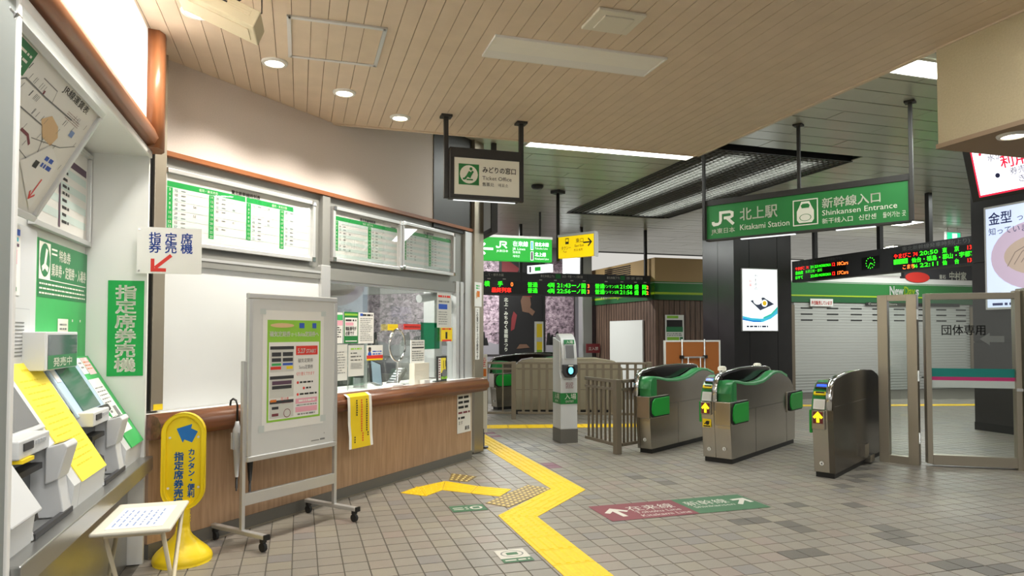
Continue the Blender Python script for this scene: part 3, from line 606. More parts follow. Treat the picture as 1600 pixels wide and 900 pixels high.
m.rect(.52, .82, 2.735, 2.825, y).text('仙台・福島・郡山・宇都宮', .90, 2.74, .095, 'l', y, fit=1.2, bold=.006); m.mt('led_bg').text('自由席', .56, 2.745, .08, 'l', y - .001)
led_row(m, [('こまち', .70, 'led_orange'), ('96', .93, 'led_green'), ('仙', 1.50, 'led_green'), ('台', 1.72, 'led_green'), ('13', 1.94, 'led_red')], 2.64, .09, y); m.mt('led_green').text('22:11', 1.06, 2.64, .1, 'l', y, fit=.36, bold=.006)
m.part('screen', h)
m = MB('led_bg').rect(-.22, .2, 2.70, 2.94, -.006); m.mt('led_green')
for k in range(12): m.disc(-.01 + .1 * cos(k * pi / 6), 2.82 + .1 * sin(k * pi / 6), .012, -.008, 6)
m.line([(-.01, 2.82), (.05, 2.79)], .014, -.008).line([(-.01, 2.82), (-.05, 2.74)], .010, -.008); m.part('clock', h, 'green lit clock dial')
# exit sign
h = thing('exit_sign', 'green lit exit sign hung between right pillar and departure board', 'sign', FT, 14.45, 12.0, 0)
MB('white').box(-.22, .22, 0, .06, 3.60, 3.84).part('housing', h); m = MB('lit_exit').rect(-.2, .2, 3.62, 3.82, -.002).mt('lit_white').rect(-.05, .1, 3.64, 3.80, -.004); m.part('face', h)
MB('white').tube([(-.15, .03, 3.84), (-.15, .03, CEIL2)], .008).tube([(.15, .03, 3.84), (.15, .03, CEIL2)], .008).part('rod', h)
# television on the right, tilted down, facing left
h = bpy.data.objects.new('television', None); COL.objects.link(h); h.location = wp(FR, -3.80, 5.40, 2.88); h.rotation_euler = (rad(-14), 0, FR[2]); h.rotation_mode = 'XYZ'
tag(h, 'tilted flat screen with red edged notice below the beige beam on the right', 'screen')
h.rotation_euler = (Matrix.Rotation(FR[2], 3, 'Z') @ Matrix.Rotation(rad(14), 3, 'X')).to_euler()
MB('black').box(-.56, .62, .0, .07, -.28, .40).part('housing', h, bev=.006)
MB('black').box(-.03, .1, .07, .12, 0, .2).tube([(.04, .1, .1), (.04, .16, 1.05)], .025).part('bracket', h)
m = MB('tv_red').rect(-.49, .60, -.25, .38, -.002).mt('tv_white').rect(-.475, .585, -.235, .365, -.003); y = -.005
m.mt('tv_yellow').rect(-.35, .4, .09, .3, y).mt('tv_red').disc(-.41, .10, .012, y).mt('tv_ink').disc(-.30, -.10, .02, y)
m.text('水沢・一ノ関方面', -.36, .03, .06, 'l', y, fit=.55).text('券売機・みどりの', -.20, -.115, .065, 'l', y).text('きっぷをご利用', -.15, -.185, .065, 'l', y); m.mt('tv_red').text('利用エリア', -.26, -.045, .115, 'l', y, bold=.015); m.part('screen', h)

# ================================================================== PILLARS
h = thing('pillar', 'black clad square pillar with glowing poster left of shop shutters', 'pillar', FT, 8.40, 11.45, 0)
for a, b in ((-.29, .06), (.07, .72), (.73, 1.06)): MB('pillar_clad').box(a, b, 0, .02, .12, CEIL2).part('clad_panel', h)
MB('pillar_joint').box(-.28, 1.05, .012, 1.07, 0, CEIL2).part('core', h)
for a, b in ((.02, .53), (.54, 1.08)): MB('pillar_clad').box(-.29, -.275, a, b, .12, CEIL2).part('clad_panel', h)
MB('pillar_clad').box(1.045, 1.06, 0.02, 1.08, .12, CEIL2).part('clad_panel', h)
h = thing('light_box', 'glowing white poster of a sweet on dark tile, on the black pillar', 'poster', FT, 8.69, 11.45, 0)
MB('alu').box(-.42, .42, -.03, -.001, 1.53, 2.77).part('frame', h)
m = MB('lit_white').rect(-.405, .405, 1.545, 2.755, -.031); y = -.032
m.mt('lit_cyan').poly([(-.405, 1.83), (-.2, 1.79), (.05, 1.78), (.25, 1.86), (.405, 2.0), (.405, 1.88), (.25, 1.78), (.05, 1.71), (-.15, 1.71), (-.405, 1.75)], y)
m.mt('lit_blue').poly([(-.405, 1.79), (-.2, 1.745), (.02, 1.74), (.02, 1.71), (-.15, 1.71), (-.405, 1.75)], y - .001); m.mt('lit_teal').poly([(.05, 1.80), (.25, 1.88), (.405, 2.02), (.405, 1.97), (.25, 1.84), (.1, 1.785)], y - .001)
m.mt('lit_dark').poly([(-.23, 2.13), (-.0, 1.94), (.33, 2.07), (.08, 2.20)], y - .001).mt('lit_white').disc(-.06, 2.14, .10, y - .002, 24, .085); m.disc(.1, 2.085, .07, y - .003); m.mt('lit_yellow').disc(.1, 2.085, .048, y - .004)
m.mt('lit_ink').vtext('かもめの', -.09, 2.66, .085, y - .002, .95).text('玉子', .03, 2.19, .05, 'l', y - .002); m.mt('lit_red').vtext('銘菓', -.22, 2.55, .07, y - .002, 1.1); m.mt('lit_dark').dashes(-.32, .3, 1.65, 1.60, 1, y - .002, .7, 3); m.part('print', h)
h = thing('pillar', 'black clad pillar with woven noodle poster at the right edge', 'pillar', FR, -7.1, 10.04, 0)
for z0, z1 in ((.12, 1.35), (1.36, 2.58), (2.59, CEIL2)): MB('pillar_clad').box(-.94, 1.2, 0, .02, z0, z1).part('clad_panel', h)
MB('pillar_joint').box(-.93, 1.2, .015, 1.5, 0, CEIL2).part('core', h)
MB('pillar_joint').box(-.945, 1.2, -.006, .02, 0, .12).part('base', h)
h = thing('light_box', 'lit blue white poster of a woven ball on the right pillar', 'poster', FR, -6.95, 10.04, 0)
MB('alu').box(-.83, .75, -.06, -.001, 1.85, 3.41).part('frame', h)
m = MB('poster_lit').rect(-.80, .72, 1.88, 3.38, -.061); y = -.062
m.mt('poster_lilac').poly([(-.05 + .68 * cos(k * pi / 16), 2.62 + .5 * sin(k * pi / 16)) for k in range(32)], y); m.mt('poster_noodle').poly([(.05 + .58 * cos(k * pi / 16), 2.62 + .30 * sin(k * pi / 16)) for k in range(32)], y - .001)
m.mt('poster_noodle_dark')
for k in range(10): m.line([(-.48 + k * .1, 2.48 + .02 * k), (-.36 + k * .1, 2.68), (-.12 + k * .1, 2.80)], .012, y - .002)
m.mt('poster_navy').text('金型', -.76, 3.14, .2, 'l', y - .002, fit=.36, bold=.01).text('って', -.34, 3.14, .12, 'l', y - .002).text('知っていますか', -.76, 2.98, .12, 'l', y - .002).text('株式', -.44, 1.98, .09, 'l', y - .002).text('多加', -.22, 1.97, .14, 'l', y - .002)
m.dashes(-.72, .4, 1.965, 1.89, 1, y - .002, .5, 2); m.part('print', h)
for t, s, lb in ((7.62, 17.6, 'grey steel pillar between blossom wall and wooden shop wall'),):
    solo(MB('grey_frame').box(-.14, .14, -.14, .14, 0, CEIL2).mt('alu').box(-.145, -.12, -.145, .145, 0, CEIL2), 'pillar', lb, 'pillar', FT, t, s)

# ================================================================== SHOP BLOCK
h = thing('convenience_store', 'closed convenience store with green fascia, dark wood wall and grey shutters', 'shop', FT, 0, 0, 0)
MB('shop_wood').box(7.92, 9.3, 14.2, 14.3, 0, 2.27).box(7.92, 8.02, 14.3, 18.25, 0, 2.27).part('wood_wall', h)
m = MB('sign_frame'); 
for i in range(27): m.box(7.912, 7.921, 14.3 + i * .15, 14.306 + i * .15, 0, 2.27)
for i in range(9): m.box(8.0 + i * .14, 8.006 + i * .14, 14.192, 14.201, 0, 2.27)
m.part('wall_groove', h)
MB('fascia_green').box(7.88, 9.3, 14.16, 14.3, 2.38, 2.70).box(11.3, 18, 14.16, 14.3, 2.42, 2.80).box(7.88, 8.0, 14.16, 18.25, 2.38, 2.70).part('fascia', h)
MB('fascia_dark').box(7.885, 18, 14.165, 14.3, 2.27, 2.42).box(7.885, 8.0, 14.165, 18.25, 2.27, 2.38).part('fascia_base', h)
MB('lime_line').box(7.875, 9.3, 14.155, 14.17, 2.40, 2.45).box(11.3, 18, 14.155, 14.17, 2.42, 2.455).box(7.875, 7.89, 14.155, 18.25, 2.40, 2.45).mt('white').box(7.875, 9.3, 14.155, 14.17, 2.665, 2.675).box(11.3, 18, 14.155, 14.17, 2.77, 2.78).box(7.875, 7.89, 14.155, 18.25, 2.665, 2.675).part('fascia_line', h)
MB('shop_beige').box(7.90, 9.3, 14.18, 18.25, 2.70, 3.26).part('upper_wall', h)
m = MB('black')
for i in range(8): m.box(7.89, 7.9, 15.4 + i * .0, 16.9, 2.82 + i * .05, 2.85 + i * .05)
m.part('vent', h)
MB('white').box(12.4, 18, 14.18, 14.3, 2.80, 2.94).part('upper_wall', h)
m = MB('dark_grey').box(15.3, 18, 14.16, 14.3, 2.95, 3.40); m.mt('red').add([(15.75 + .42 * cos(k * pi / 10), 14.158, 2.98 + .14 * sin(k * pi / 10)) for k in range(20)], [tuple(range(20))]); m.mt('sign_white').text('中村家', 16.85, 2.96, .24, 'l', 14.157, fit=.62, bold=.02).text('釜石', 16.5, 2.97, .12, 'l', 14.157); m.part('advert_board', h, 'dark restaurant advert board')
m = MB('paper_dim').box(12.1, 15.2, 14.17, 14.3, 3.0, 3.35).mt('red').box(12.4, 12.9, 14.165, 14.17, 3.05, 3.2).mt('yellow_paper').box(13.6, 14.6, 14.165, 14.17, 3.05, 3.25); m.part('advert_board', h, 'pale advert board')
m = MB('white'); m.text('New', 14.78, 2.50, .32, 'l', 14.15, fit=.47, bold=.02); m.mt('lime_line').text('Day', 15.26, 2.50, .32, 'l', 14.15, fit=.38, bold=.02); m.mt('white').text('s', 15.66, 2.50, .32, 'l', 14.15, bold=.02)
m.part('lettering', h)
m = MB('white'); Ml = Matrix.Translation((7.868, 18.1, 2.42)) @ Matrix.Rotation(rad(-90), 4, 'Z'); m.text('New', 1.0, 0, .25, 'l', 0, fit=.62, bold=.035, M=Ml); m.mt('lime_line').text('Day', 1.65, 0, .25, 'l', 0, fit=.5, bold=.03, M=Ml); m.mt('white').text('s', 2.17, 0, .25, 'l', 0, bold=.03, M=Ml); m.part('lettering', h)
MB('kick').box(11.4, 18, 14.2, 14.3, 2.20, 2.27).part('shutter_box', h)
m = MB('sign_frame').rect(14.0, 17.2, 2.205, 2.29, 14.15); m.mt('faded_white').text('Convenience Store', 14.08, 2.225, .075, 'l', 14.148, fit=.95); m.part('name_strip', h)
m = MB('paper').rect(12.25, 12.95, 2.17, 2.36, 14.14); m.mt('red').text('弁当販売しています', 12.28, 2.215, .11, 'l', 14.138, fit=.64, bold=.02); m.part('banner', h)
for a, b in ((11.62, 11.80), (14.70, 14.76), (17.6, 17.75)): MB('rail_steel').box(a, b, 14.17, 14.3, 0, 2.2).part('shutter_post', h)
for a, b, sl in ((11.8, 14.70, ((.2, 1.0, 1.75, 2.45))), (14.76, 17.6, (.2, .95, 1.65, 2.35))):
    m = MB('shutter'); z = 0
    while z < 2.19:
        m.box(a, b, 14.21, 14.24, z, z + .008); m.box(a, b, 14.195, 14.24, z + .008, z + .068); z += .073
    m.part('shutter', h)
    m = MB('shutter_slot')
    for q in sl:
        for zz in (1.82, 1.97, 2.12): m.rect(a + q, a + q + .36, zz - .018, zz + .018, 14.192)
    m.rect(a + 1.1, a + 1.24, .30, .33, 14.192); m.part('shutter_slots', h)
solo(MB('white').box(-.9, .9, -.02, .0, .12, 1.80).mt('alu').box(-.91, .91, -.01, .02, .11, 1.81), 'whiteboard', 'blank whiteboard leaning on the dark wooden shop wall', 'board', FR, -15.63, 7.88)
h = thing('poster', 'green white event poster on the shop wood wall above the cork easel', 'poster', FT, 8.41, 14.18, 0)
m = MB('paper').rect(-.25, .25, 1.2, 1.92).mt('lime').rect(-.2, .1, 1.84, 1.9, -.002).mt('night').rect(-.21, .21, 1.64, 1.80, -.002).mt('green_dark').rect(-.22, .22, 1.52, 1.64, -.002).mt('lime').rect(-.2, .12, 1.24, 1.40, -.002).mt('green_dark').rect(.14, .22, 1.24, 1.40, -.002).mt('ink_grey').dashes(-.2, .2, 1.50, 1.42, 2, -.002, .5, 4)
m.box(-.25, .25, .001, .004, 1.2, 1.92); m.part('print', h)
solo(MB('dark_red').box(-.2, .2, 0, .04, 0.95, 1.2).mt('faded_white').text('立入禁', -.15, 1.03, .1, 'l', -.003), 'notice_plate', 'small dark red notice plate at the foot of the steel pillar', 'sign', FT, 7.68, 17.2)
solo(MB('lit_white').box(-.2, .2, -.1, .1, 3.0, 3.45).mt('black').box(-.03, .03, -.03, .03, 3.45, CEIL2), 'lamp_box', 'white lit box hanging over the left end of the shop fascia', 'lamp', FT, 6.75, 16.5)
# cork easel board
h = thing('easel_board', 'orange cork board on folded stand behind the leftmost near gate', 'board', FT, 7.05, 11.25, 0)
MB('cork').box(-.57, .57, 0, .02, .35, 1.33).part('cork_panel', h)
for a in [(-.60, .60, 1.33, 1.36), (-.60, .60, .33, .36), (-.60, -.57, .36, 1.33), (.57, .60, .36, 1.33)]: MB('white').box(a[0], a[1], -.01, .03, a[2], a[3]).part('frame', h)
m = MB('alu').tube([(-.24, -.03, .0), (-.24, -.03, 1.38)], .014).tube([(.24, -.03, 0), (.24, -.03, 1.38)], .014).tube([(-.27, -.05, 1.04), (.27, -.05, 1.04)], .018).tube([(-.13, -.06, .4), (-.13, -.06, 1.04)], .011).tube([(.13, -.06, .4), (.13, -.06, 1.04)], .011); m.mt('black').box(-.28, -.22, -.07, 0, 1.02, 1.08).box(.22, .28, -.07, 0, 1.02, 1.08); m.part('stand', h)

# ================================================================== TICKET GATES
LOW = [(.02, .71), (.0, .80), (.015, .89), (.06, .935), (.12, .94), (.22, .93), (.40, .90), (.70, .885), (.95, .90), (1.12, .94), (1.28, .985), (1.42, 1.0), (1.58, .985), (1.78, .93), (1.93, .85), (2.02, .77), (2.05, .66)]
ARCH = [(-.075, .70), (-.06, .84), (-.035, .93), (.0, .98), (.06, 1.015), (.25, 1.045), (.60, 1.07), (1.05, 1.075), (1.45, 1.06), (1.56, 1.04), (1.62, .99), (1.66, .96)]
def gate_half(h, sd, flap_rear=True, num='3'):
    # half with the flap side: body, green trim and flaps on side sd (+1 right, -1 left)
    X = lambda a, b: (min(sd * a, sd * b), max(sd * a, sd * b))
    front = [(.0, .055), (-.03, .40), (-.035, .60), (.02, .71)]
    prof = front + LOW[1:] + [(2.07, .40), (2.05, .055)]
    x = X(.02, .175)
    m = MB('gate_steel'); m.smooth = False; m.prism(prof, x[0], x[1], 'x'); m.part('body', h, bev=.006)
    m = MB('black').box(*X(.0, .165), .025, 2.03, 0, .06); m.part('plinth', h)
    # black hollow above the body, against the arch
    top = [p for p in LOW if .05 < p[0] < 1.5]
    m = MB('black_gloss'); m.prism([(p[0], p[1] - .03) for p in top] + [(1.5, 1.03), (1.05, 1.055), (.6, 1.05), (.25, 1.022), (.08, .995)], *X(.018, .05), 'x'); m.part('hollow', h)
    # green trim along the edge of the dip
    m = MB('gate_green'); e = X(.085, .182)
    L2 = [(p[0] - .006, p[1]) for p in LOW[1:4]] + LOW[4:14]
    vs = []
    outer = [(p[0] - (.012 if i < 3 else 0), p[1] + (.012 if i >= 2 else 0)) for i, p in enumerate(L2)]
    for p in outer: vs += [(sd * .02 if p[0] < .05 else sd * .07, p[0] - (.0 if p[0] > .05 else .02), p[1]), (sd * .178, p[0], p[1]), (sd * .178, p[0] + .004, p[1] - .035)]
    fs = []
    for i in range(len(outer) - 1): fs += [(3 * i, 3 * i + 1, 3 * i + 4, 3 * i + 3), (3 * i + 1, 3 * i + 2, 3 * i + 5, 3 * i + 4)]
    m.add(vs, fs, True)
    m.prism([(-.01, .705), (-.02, .80), (-.005, .885), (.035, .93), (.035, .705)], *X(.02, .179), 'x').prism([(.035, .705), (.035, .93), (.10, .942), (.13, .90), (.13, .70)], *X(.17, .181), 'x')
    m.part('green_edge', h, 'dark green edge trim')
    # flap housings and green flaps
    for ya, yb, nm in ((-.09, .40, 1), (1.74, 2.26, 0)):
        if nm == 0 and not flap_rear: continue
        m = MB('gate_steel').box(*X(.02, .20), ya, yb if nm else 2.06, .44, .712) if nm else MB('gate_steel').box(*X(.1, .19), ya, 2.06, .44, .712)
        m.part('flap_housing', h, bev=.008)
        mm = MB('rubber').prism([(ya + .035, .475), (ya + .02, .56), (ya + .04, .66), (ya + .10, .70), (yb, .705), (yb, .452), (ya + .08, .452)], *X(.19, .207), 'x').part('flap_rim', h)
        m = MB('flap_green').prism([(ya + .055, .50), (ya + .04, .56), (ya + .055, .645), (ya + .11, .685), (yb - .015, .69), (yb - .015, .466), (ya + .10, .466)], *X(.20, .222), 'x'); m.part('flap', h, 'bright green rounded flap', bev=.006)
    MB('metal_gap').box(*X(.172, .1765), .40, 2.04, .588, .592).box(*X(.172, .1765), .70, .703, .06, .588).box(*X(.172, .1765), 1.74, 1.743, .06, .44).part('panel_joint', h)
    m = MB('paper').disc(sd * .09, .17, .022, .0085 - .027); m.mt('ink').text(num, sd * .09, .155, .035, 'c', -.0195, bold=.02); m.part('number_plate', h)
def gate_arch(h, thick=.022, x=0, dark=True):
    pts = ARCH + [(1.66, .90), (1.2, .86), (.6, .85), (.0, .72)]
    m = MB('steel_dark').prism(pts, x - thick, x + thick, 'x'); m.part('arch_panel', h, 'dark curved top fin')
    vs = []; fs = []
    for p in ARCH: vs += [(x - thick - .008, p[0] - .008, p[1] + .006), (x + thick + .008, p[0] - .008, p[1] + .006)]
    fs = [(2 * i, 2 * i + 1, 2 * i + 3, 2 * i + 2) for i in range(len(ARCH) - 1)]
    m = MB('chrome'); m.add(vs, fs, True); o = m.part('arch_edge', h, 'bright metal edge')
    s = o.modifiers.new('thick', 'SOLIDIFY'); s.thickness = .012
def gate_reader(h, num='2', full=False):
    # half with the ticket reader, passage on the left; full = tall steel side on the right as well
    prof = [(.0, .055), (-.03, .40), (-.05, .60), (-.05, .70), (-.02, .80), (.02, .88), (.10, .955), (.20, .99), (.5, 1.0), (1.2, 1.0), (1.55, .97), (1.85, .90), (2.0, .80), (2.05, .66), (2.07, .4), (2.05, .055)]
    MB('gate_steel').prism(prof, -.175, -.02, 'x').part('body', h, bev=.006)
    MB('black').box(-.165, .0, .025, 2.03, 0, .06).part('plinth', h)
    MB('gate_green').prism([(-.056, .705), (-.027, .80), (.013, .885), (.093, .962), (.2, .997), (.2, .97), (.12, .93), (.03, .71)], -.179, -.022, 'x').part('reader_bezel', h, 'dark green reader surround')
    def on(x0, x1, a, b, c, lift=.012):       # patch on the sloping front, a..b along the slope
        P = [(-.056, .705), (-.027, .80), (.013, .885), (.093, .962), (.2, .997)]
        return
    s = Matrix.Translation((-.10, -.045, .76)) @ Matrix.Rotation(rad(-17), 4, 'X')
    m = MB('alu').obox(s, .115, .02, .105).mt('paper_dim').obox(s @ Matrix.Translation((0, -.011, 0)), .085, .004, .075); m.part('display', h, 'small grey display')
    s = Matrix.Translation((-.10, -.008, .868)) @ Matrix.Rotation(rad(-30), 4, 'X')
    m = MB('yellow').obox(s, .125, .03, .034).mt('black').obox(s @ Matrix.Translation((0, -.014, .006)), .085, .006, .016); m.part('ticket_slot', h, 'yellow ticket slot')
    s = Matrix.Translation((-.10, .065, .948)) @ Matrix.Rotation(rad(-52), 4, 'X')
    MB('dark_grey').obox(s, .13, .02, .085).mt('blue_glow').obox(s @ Matrix.Translation((0, -.011, -.012)), .10, .004, .03).part('card_reader', h, 'glowing blue card reader')
    m = MB('gate_steel').box(-.172, -.04, -.075, .0, .50 if full else .55, .70); m.part('arrow_housing', h, bev=.01)
    m = MB('dark_red').rect(-.155, -.06, .565, .685, -.078).mt('arrow_glow').line([(-.107, .575), (-.107, .66)], .03, -.0795).line([(-.148, .622), (-.107, .67), (-.066, .622)], .026, -.080); m.part('arrow_lamp', h, 'lit yellow arrow on maroon')
    if not full:
        m = MB('yellow').rect(-.16, -.055, .405, .50, -.042).mt('black').disc(-.10, .455, .024, -.0435).line([(-.14, .44), (-.11, .455), (-.075, .475)], .012, -.044).rect(-.15, -.065, .41, .425, -.0435); m.part('sticker', h, 'yellow card sticker')
    s = Matrix.Translation((-.012, -.058, .82)) @ Matrix.Rotation(rad(-9), 4, 'X')
    m = MB('yellow').obox(s, .026, .008, .22).mt('ink').obox(s @ Matrix.Translation((0, -.005, .0)), .012, .003, .15); m.part('sticker', h, 'yellow strip sticker')
    m = MB('paper').disc(-.095, .15, .022, -.016); m.mt('ink').text(num, -.095, .136, .035, 'c', -.0175, bold=.02); m.part('number_plate', h)
    MB('flap_green').box(-.212, -.18, -.03, .33, .455, .70).part('flap', h, 'bright green flap', bev=.012)
    if full:
        P = ARCH[1:-2] + [(1.70, 1.0), (1.86, .92), (2.0, .78), (2.06, .6), (2.07, .4), (2.05, .055), (.0, .055), (-.03, .40), (-.05, .6)]
        MB('steel_dark').prism(P, -.02, .035, 'x').part('side_panel', h, 'dark tall steel side')
        MB('chrome').box(.0346, .0365, .0, 2.05, .738, .742).part('panel_joint', h)
        MB('black').box(-.02, .02, .02, 2.03, 0, .06).part('plinth', h)
        MB('gate_steel').box(.03, .075, .95, 1.12, .10, .24).box(.03, .09, 1.12, 1.3, .02, .1).part('side_box', h)
def gate(f, x, y, label, kind, n1='3', n2='2', group='silver automatic ticket gates', turn=0):
    h = thing('ticket_gate', label, 'ticket gate', f, x, y, 0, turn, group)
    if kind in 'RB': gate_half(h, 1, True, n1)
    if kind in 'LB': gate_reader(h, n2, kind == 'L')
    if kind == 'R': MB('gate_steel').prism([(.0, .055), (-.03, .40), (-.06, .70), (.6, .84), (1.2, .85), (1.66, .89), (1.9, .8), (2.05, .66), (2.05, .055)], -.02, .02, 'x').part('side_panel', h)
    gate_arch(h)
    m = MB('offwhite')
    if kind == 'B': 
        MB('gate_steel').prism([(.012, .055), (-.022, .40), (-.035, .60), (-.03, .70), (.3, .84), (1.6, .84), (2.04, .6), (2.04, .055)], -.024, .024, 'x').part('side_panel', h)
        for yy in (.28, 1.36): m.lathe([(.05, 1.05), (.05, 1.085), (.035, 1.1), (.001, 1.104)], 16, (-.06, yy))
        m.part('sensor_dome', h)
    return h
gate(FG, -4.49, 7.53, 'single silver ticket gate nearest the white reader post, green flap on front', 'R', '3')
gate(FG, -3.455, 7.53, 'double-width silver ticket gate with yellow arrow and green flaps, middle of the row', 'B', '3', '2')
gate(FG, -2.19, 7.47, 'narrow silver ticket gate with dark tall side beside the glass gate', 'L', n2='4')
# farther gates beyond the ticket office corner
def far_gate(x, y, turn, label, kind):
    return gate(FT, x, y, label, kind, turn=turn)
far_gate(4.10, 13.75, -90 + 17, 'farthest dim ticket gate half hidden by the corner mullion', 'R')
far_gate(3.62, 12.95, -90 + 17, 'dim ticket gate with green flap just beyond the corner handrail', 'R')
h = thing('ticket_gate', 'beige sided ticket gate behind the upright bars of the far fence', 'ticket gate', (0, 0, 0), .04, 12.62, 0, 0, 'silver automatic ticket gates')
MB('gate_beige').prism([(0, .08), (0, .80), (.04, .92), (.14, 1.0), (.35, 1.03), (1.5, 1.04), (1.85, .98), (2.0, .85), (2.02, .08)], 0, .3, 'y').part('body', h, bev=.01)
MB('alu').prism([(-.008, .80), (.034, .925), (.136, 1.008), (.35, 1.042), (.35, 1.03), (.14, 1.0), (.04, .92), (0, .8)], -.01, .31, 'y').part('arch_edge', h)
MB('black').box(.03, 1.98, .02, .28, 0, .08).part('plinth', h)
for z in (.84, .45): MB('metal_gap').box(.01, 2.0, -.002, .001, z, z + .006).part('panel_joint', h)

# ---- entry reader post
h = thing('entry_reader', 'white card reader post with green entry band and glowing blue pad', 'card reader', FT, 3.52, 8.69, 0)
MB('kick').box(-.13, .125, -.005, .30, 0, .19).part('base', h, bev=.004)
MB('machine').prism([(0, .19), (0, .88), (.03, .93), (.05, 1.0), (.05, 1.38), (.30, 1.44), (.30, .19)], -.125, .12, 'x').part('body', h, bev=.006)
MB('alu').prism([(-.02, .97), (-.01, 1.15), (.02, 1.33), (.07, 1.43), (.14, 1.475), (.2, 1.49), (.25, 1.47), (.25, 1.40), (.06, 1.3), (.04, .97)], -.105, .115, 'x').part('hood', h, 'silver curved reader head', bev=.008)
s = Matrix.Translation((0, .008, 1.31)) @ Matrix.Rotation(rad(-10), 4, 'X')
m = MB('green_dark').obox(s @ Matrix.Translation((.005, -.004, .065)), .15, .012, .06)
m.mt('sign_white').text('入場', -.04, -.016, .05, 'l', 0, M=s @ Matrix.Translation((-.0, -.012, .06))); m.part('entry_plate', h)
m = MB('screen_grey').obox(s @ Matrix.Translation((.005, -.004, -.07)), .12, .014, .18).mt('machine').obox(s @ Matrix.Translation((.005, .0, -.07)), .14, .012, .205); m.part('screen', h)
m = MB('dark_grey').prism([(-.105, 1.07), (-.105, .96), (-.06, .895), (.065, .895), (.11, .96), (.11, 1.07)], -.05, .02, 'y').part('pad', h, 'dark card pad', bev=.01)
m = MB('black_gloss'); m.disc(.005, .985, .07, -.0515, 24); m.mt('reader_glow').disc(.005, .985, .035, -.053, 20, .046).mt('sign_white').rect(-.03, .04, 1.045, 1.06, -.0525); m.part('glow', h, 'glowing blue oval')
m = MB('jr_green').box(-.127, .122, -.003, .302, .53, .68); m.mt('sign_white').text('入場', -.07, .60, .085, 'l', -.0045, fit=.17).text('ENTRY', -.055, .55, .042, 'l', -.0045, fit=.12, bold=.015)
Ms = Matrix.Translation((-.1285, .22, 0)) @ Matrix.Rotation(rad(-90), 4, 'Z'); m.text('入場', 0, .60, .085, 'l', 0, fit=.17, M=Ms).text('ENTRY', .02, .55, .042, 'l', 0, fit=.12, M=Ms); m.part('entry_band', h, 'green band with white lettering')
m = MB('ink_grey').dashes(-.08, .09, .87, .85, 1, -.002, .4, 1).mt('maroon').dashes(-.05, .06, .825, .74, 5, -.002, .5, 2); m.part('notice', h)

# ---- steel fences
def fence(label, P, q, n, f=(0, 0, 0), hgt=.93, end_post=True, bw=.011):
    a, b = Vector(P), Vector(q); d = (b - a); L = d.length; ang = math.atan2(d.y, d.x)
    h = bpy.data.objects.new('fence', None); COL.objects.link(h); h.location = (a.x, a.y, 0); h.rotation_euler = (0, 0, ang); tag(h, label, 'fence')
    for z in (hgt - .035, .09): MB('rail_steel').box(0, L, -.02, .02, z, z + .04).part('rail', h, bev=.004)
    if hgt > .9: MB('rail_steel').box(0, L, -.018, .018, hgt - .13, hgt - .10).part('rail', h)
    bar = None
    for i in range(n):
        x = L * (i + .7) / (n + .4)
        if bar is None: bar = MB('rail_steel').box(-bw, bw, -.011, .011, .13, hgt - .035).part('bar', h); bar.location = (x, 0, 0)
        else: share(bar, h, (x, 0, 0))
    if end_post: MB('rail_steel').box(L - .04, L + .04, -.04, .04, 0, hgt + .01).part('post', h, bev=.004)
    return h
fence('short steel bar fence from the white reader post to the corner post', (.99, 9.18, 0), (1.305, 8.50, 0), 7, hgt=.91)
fence('short steel bar fence between corner post and the leftmost near gate', (1.36, 8.53, 0), (1.60, 8.75, 0), 4, hgt=.91, end_post=False)
fence('far steel bar fence in front of the beige gate, left of reader post', (-.62, 11.93, 0), (.03, 11.92, 0), 2, hgt=.99)
fence('far steel bar fence passing behind the white reader post', (.10, 11.92, 0), (2.35, 11.70, 0), 16, hgt=.99, bw=.024)

# ---- glass barrier with the group gate
h = thing('glass_gate', 'steel framed glass gate leaf with teal and pink stripe', 'gate', (4.64, 7.79, rad(-15.4)), 0, 0, 0)
Lf = .985; Hh = 1.945
for a in [(.055, .11, 0.03, Hh), (Lf - .055, Lf, .0, Hh + .02)]: MB('steel_v').box(a[0], a[1], -.05, .05, a[2], a[3]).part('stile', h, bev=.004)
MB('steel').box(.11, Lf - .055, -.05, .05, Hh - .07, Hh).part('rail', h, bev=.003); MB('steel').box(.11, Lf - .055, -.05, .05, .02, .13).part('rail', h, bev=.003)
MB('pane').box(.11, Lf - .055, -.004, .004, .13, Hh - .07).part('pane', h)
m = MB('teal').rect(.11, Lf - .055, 1.005, 1.10, -.006).mt('magenta').rect(.11, Lf - .055, .965, 1.005, -.006).mt('frost').rect(.11, Lf - .055, .885, .965, -.006)
m.mt('ink').text('団体専用', .22, 1.485, .125, 'l', -.006, fit=.44, bold=.01); m.mt('ink_grey').poly([(.60, 1.43), (.70, 1.50), (.70, 1.465), (.84, 1.465), (.84, 1.395), (.70, 1.395), (.70, 1.36)], -.006); m.part('marking', h)
MB('alu').box(Lf - .06, Lf - .0, -.07, -.05, .86, .89).part('latch', h)
h = thing('glass_barrier', 'narrow fixed glass panel in steel frame beside the glass gate', 'barrier', (4.322, 8.055, rad(-41.3)), 0, 0, 0)
MB('steel_v').box(0, .105, -.05, .06, 0, 1.94).part('stile', h, bev=.004); MB('steel_v').box(.30, .405, -.05, .06, 0, 1.94).part('stile', h, bev=.004)
MB('steel').box(.105, .30, -.04, .05, 1.87, 1.94).part('rail', h); MB('steel').box(.105, .30, -.04, .05, 0, .085).part('rail', h); MB('pane').box(.105, .30, -.004, .004, .085, 1.87).part('pane', h)
for z in (.25, .95, 1.65): MB('alu').tube([(.412, -.04, z), (.412, -.04, z + .12)], .012).part('hinge', h)
h = thing('gate_post', 'thick steel post of the glass gate at the right picture edge', 'post', (4.64, 7.79, rad(-15.4)), 1.0, -.0, 0)
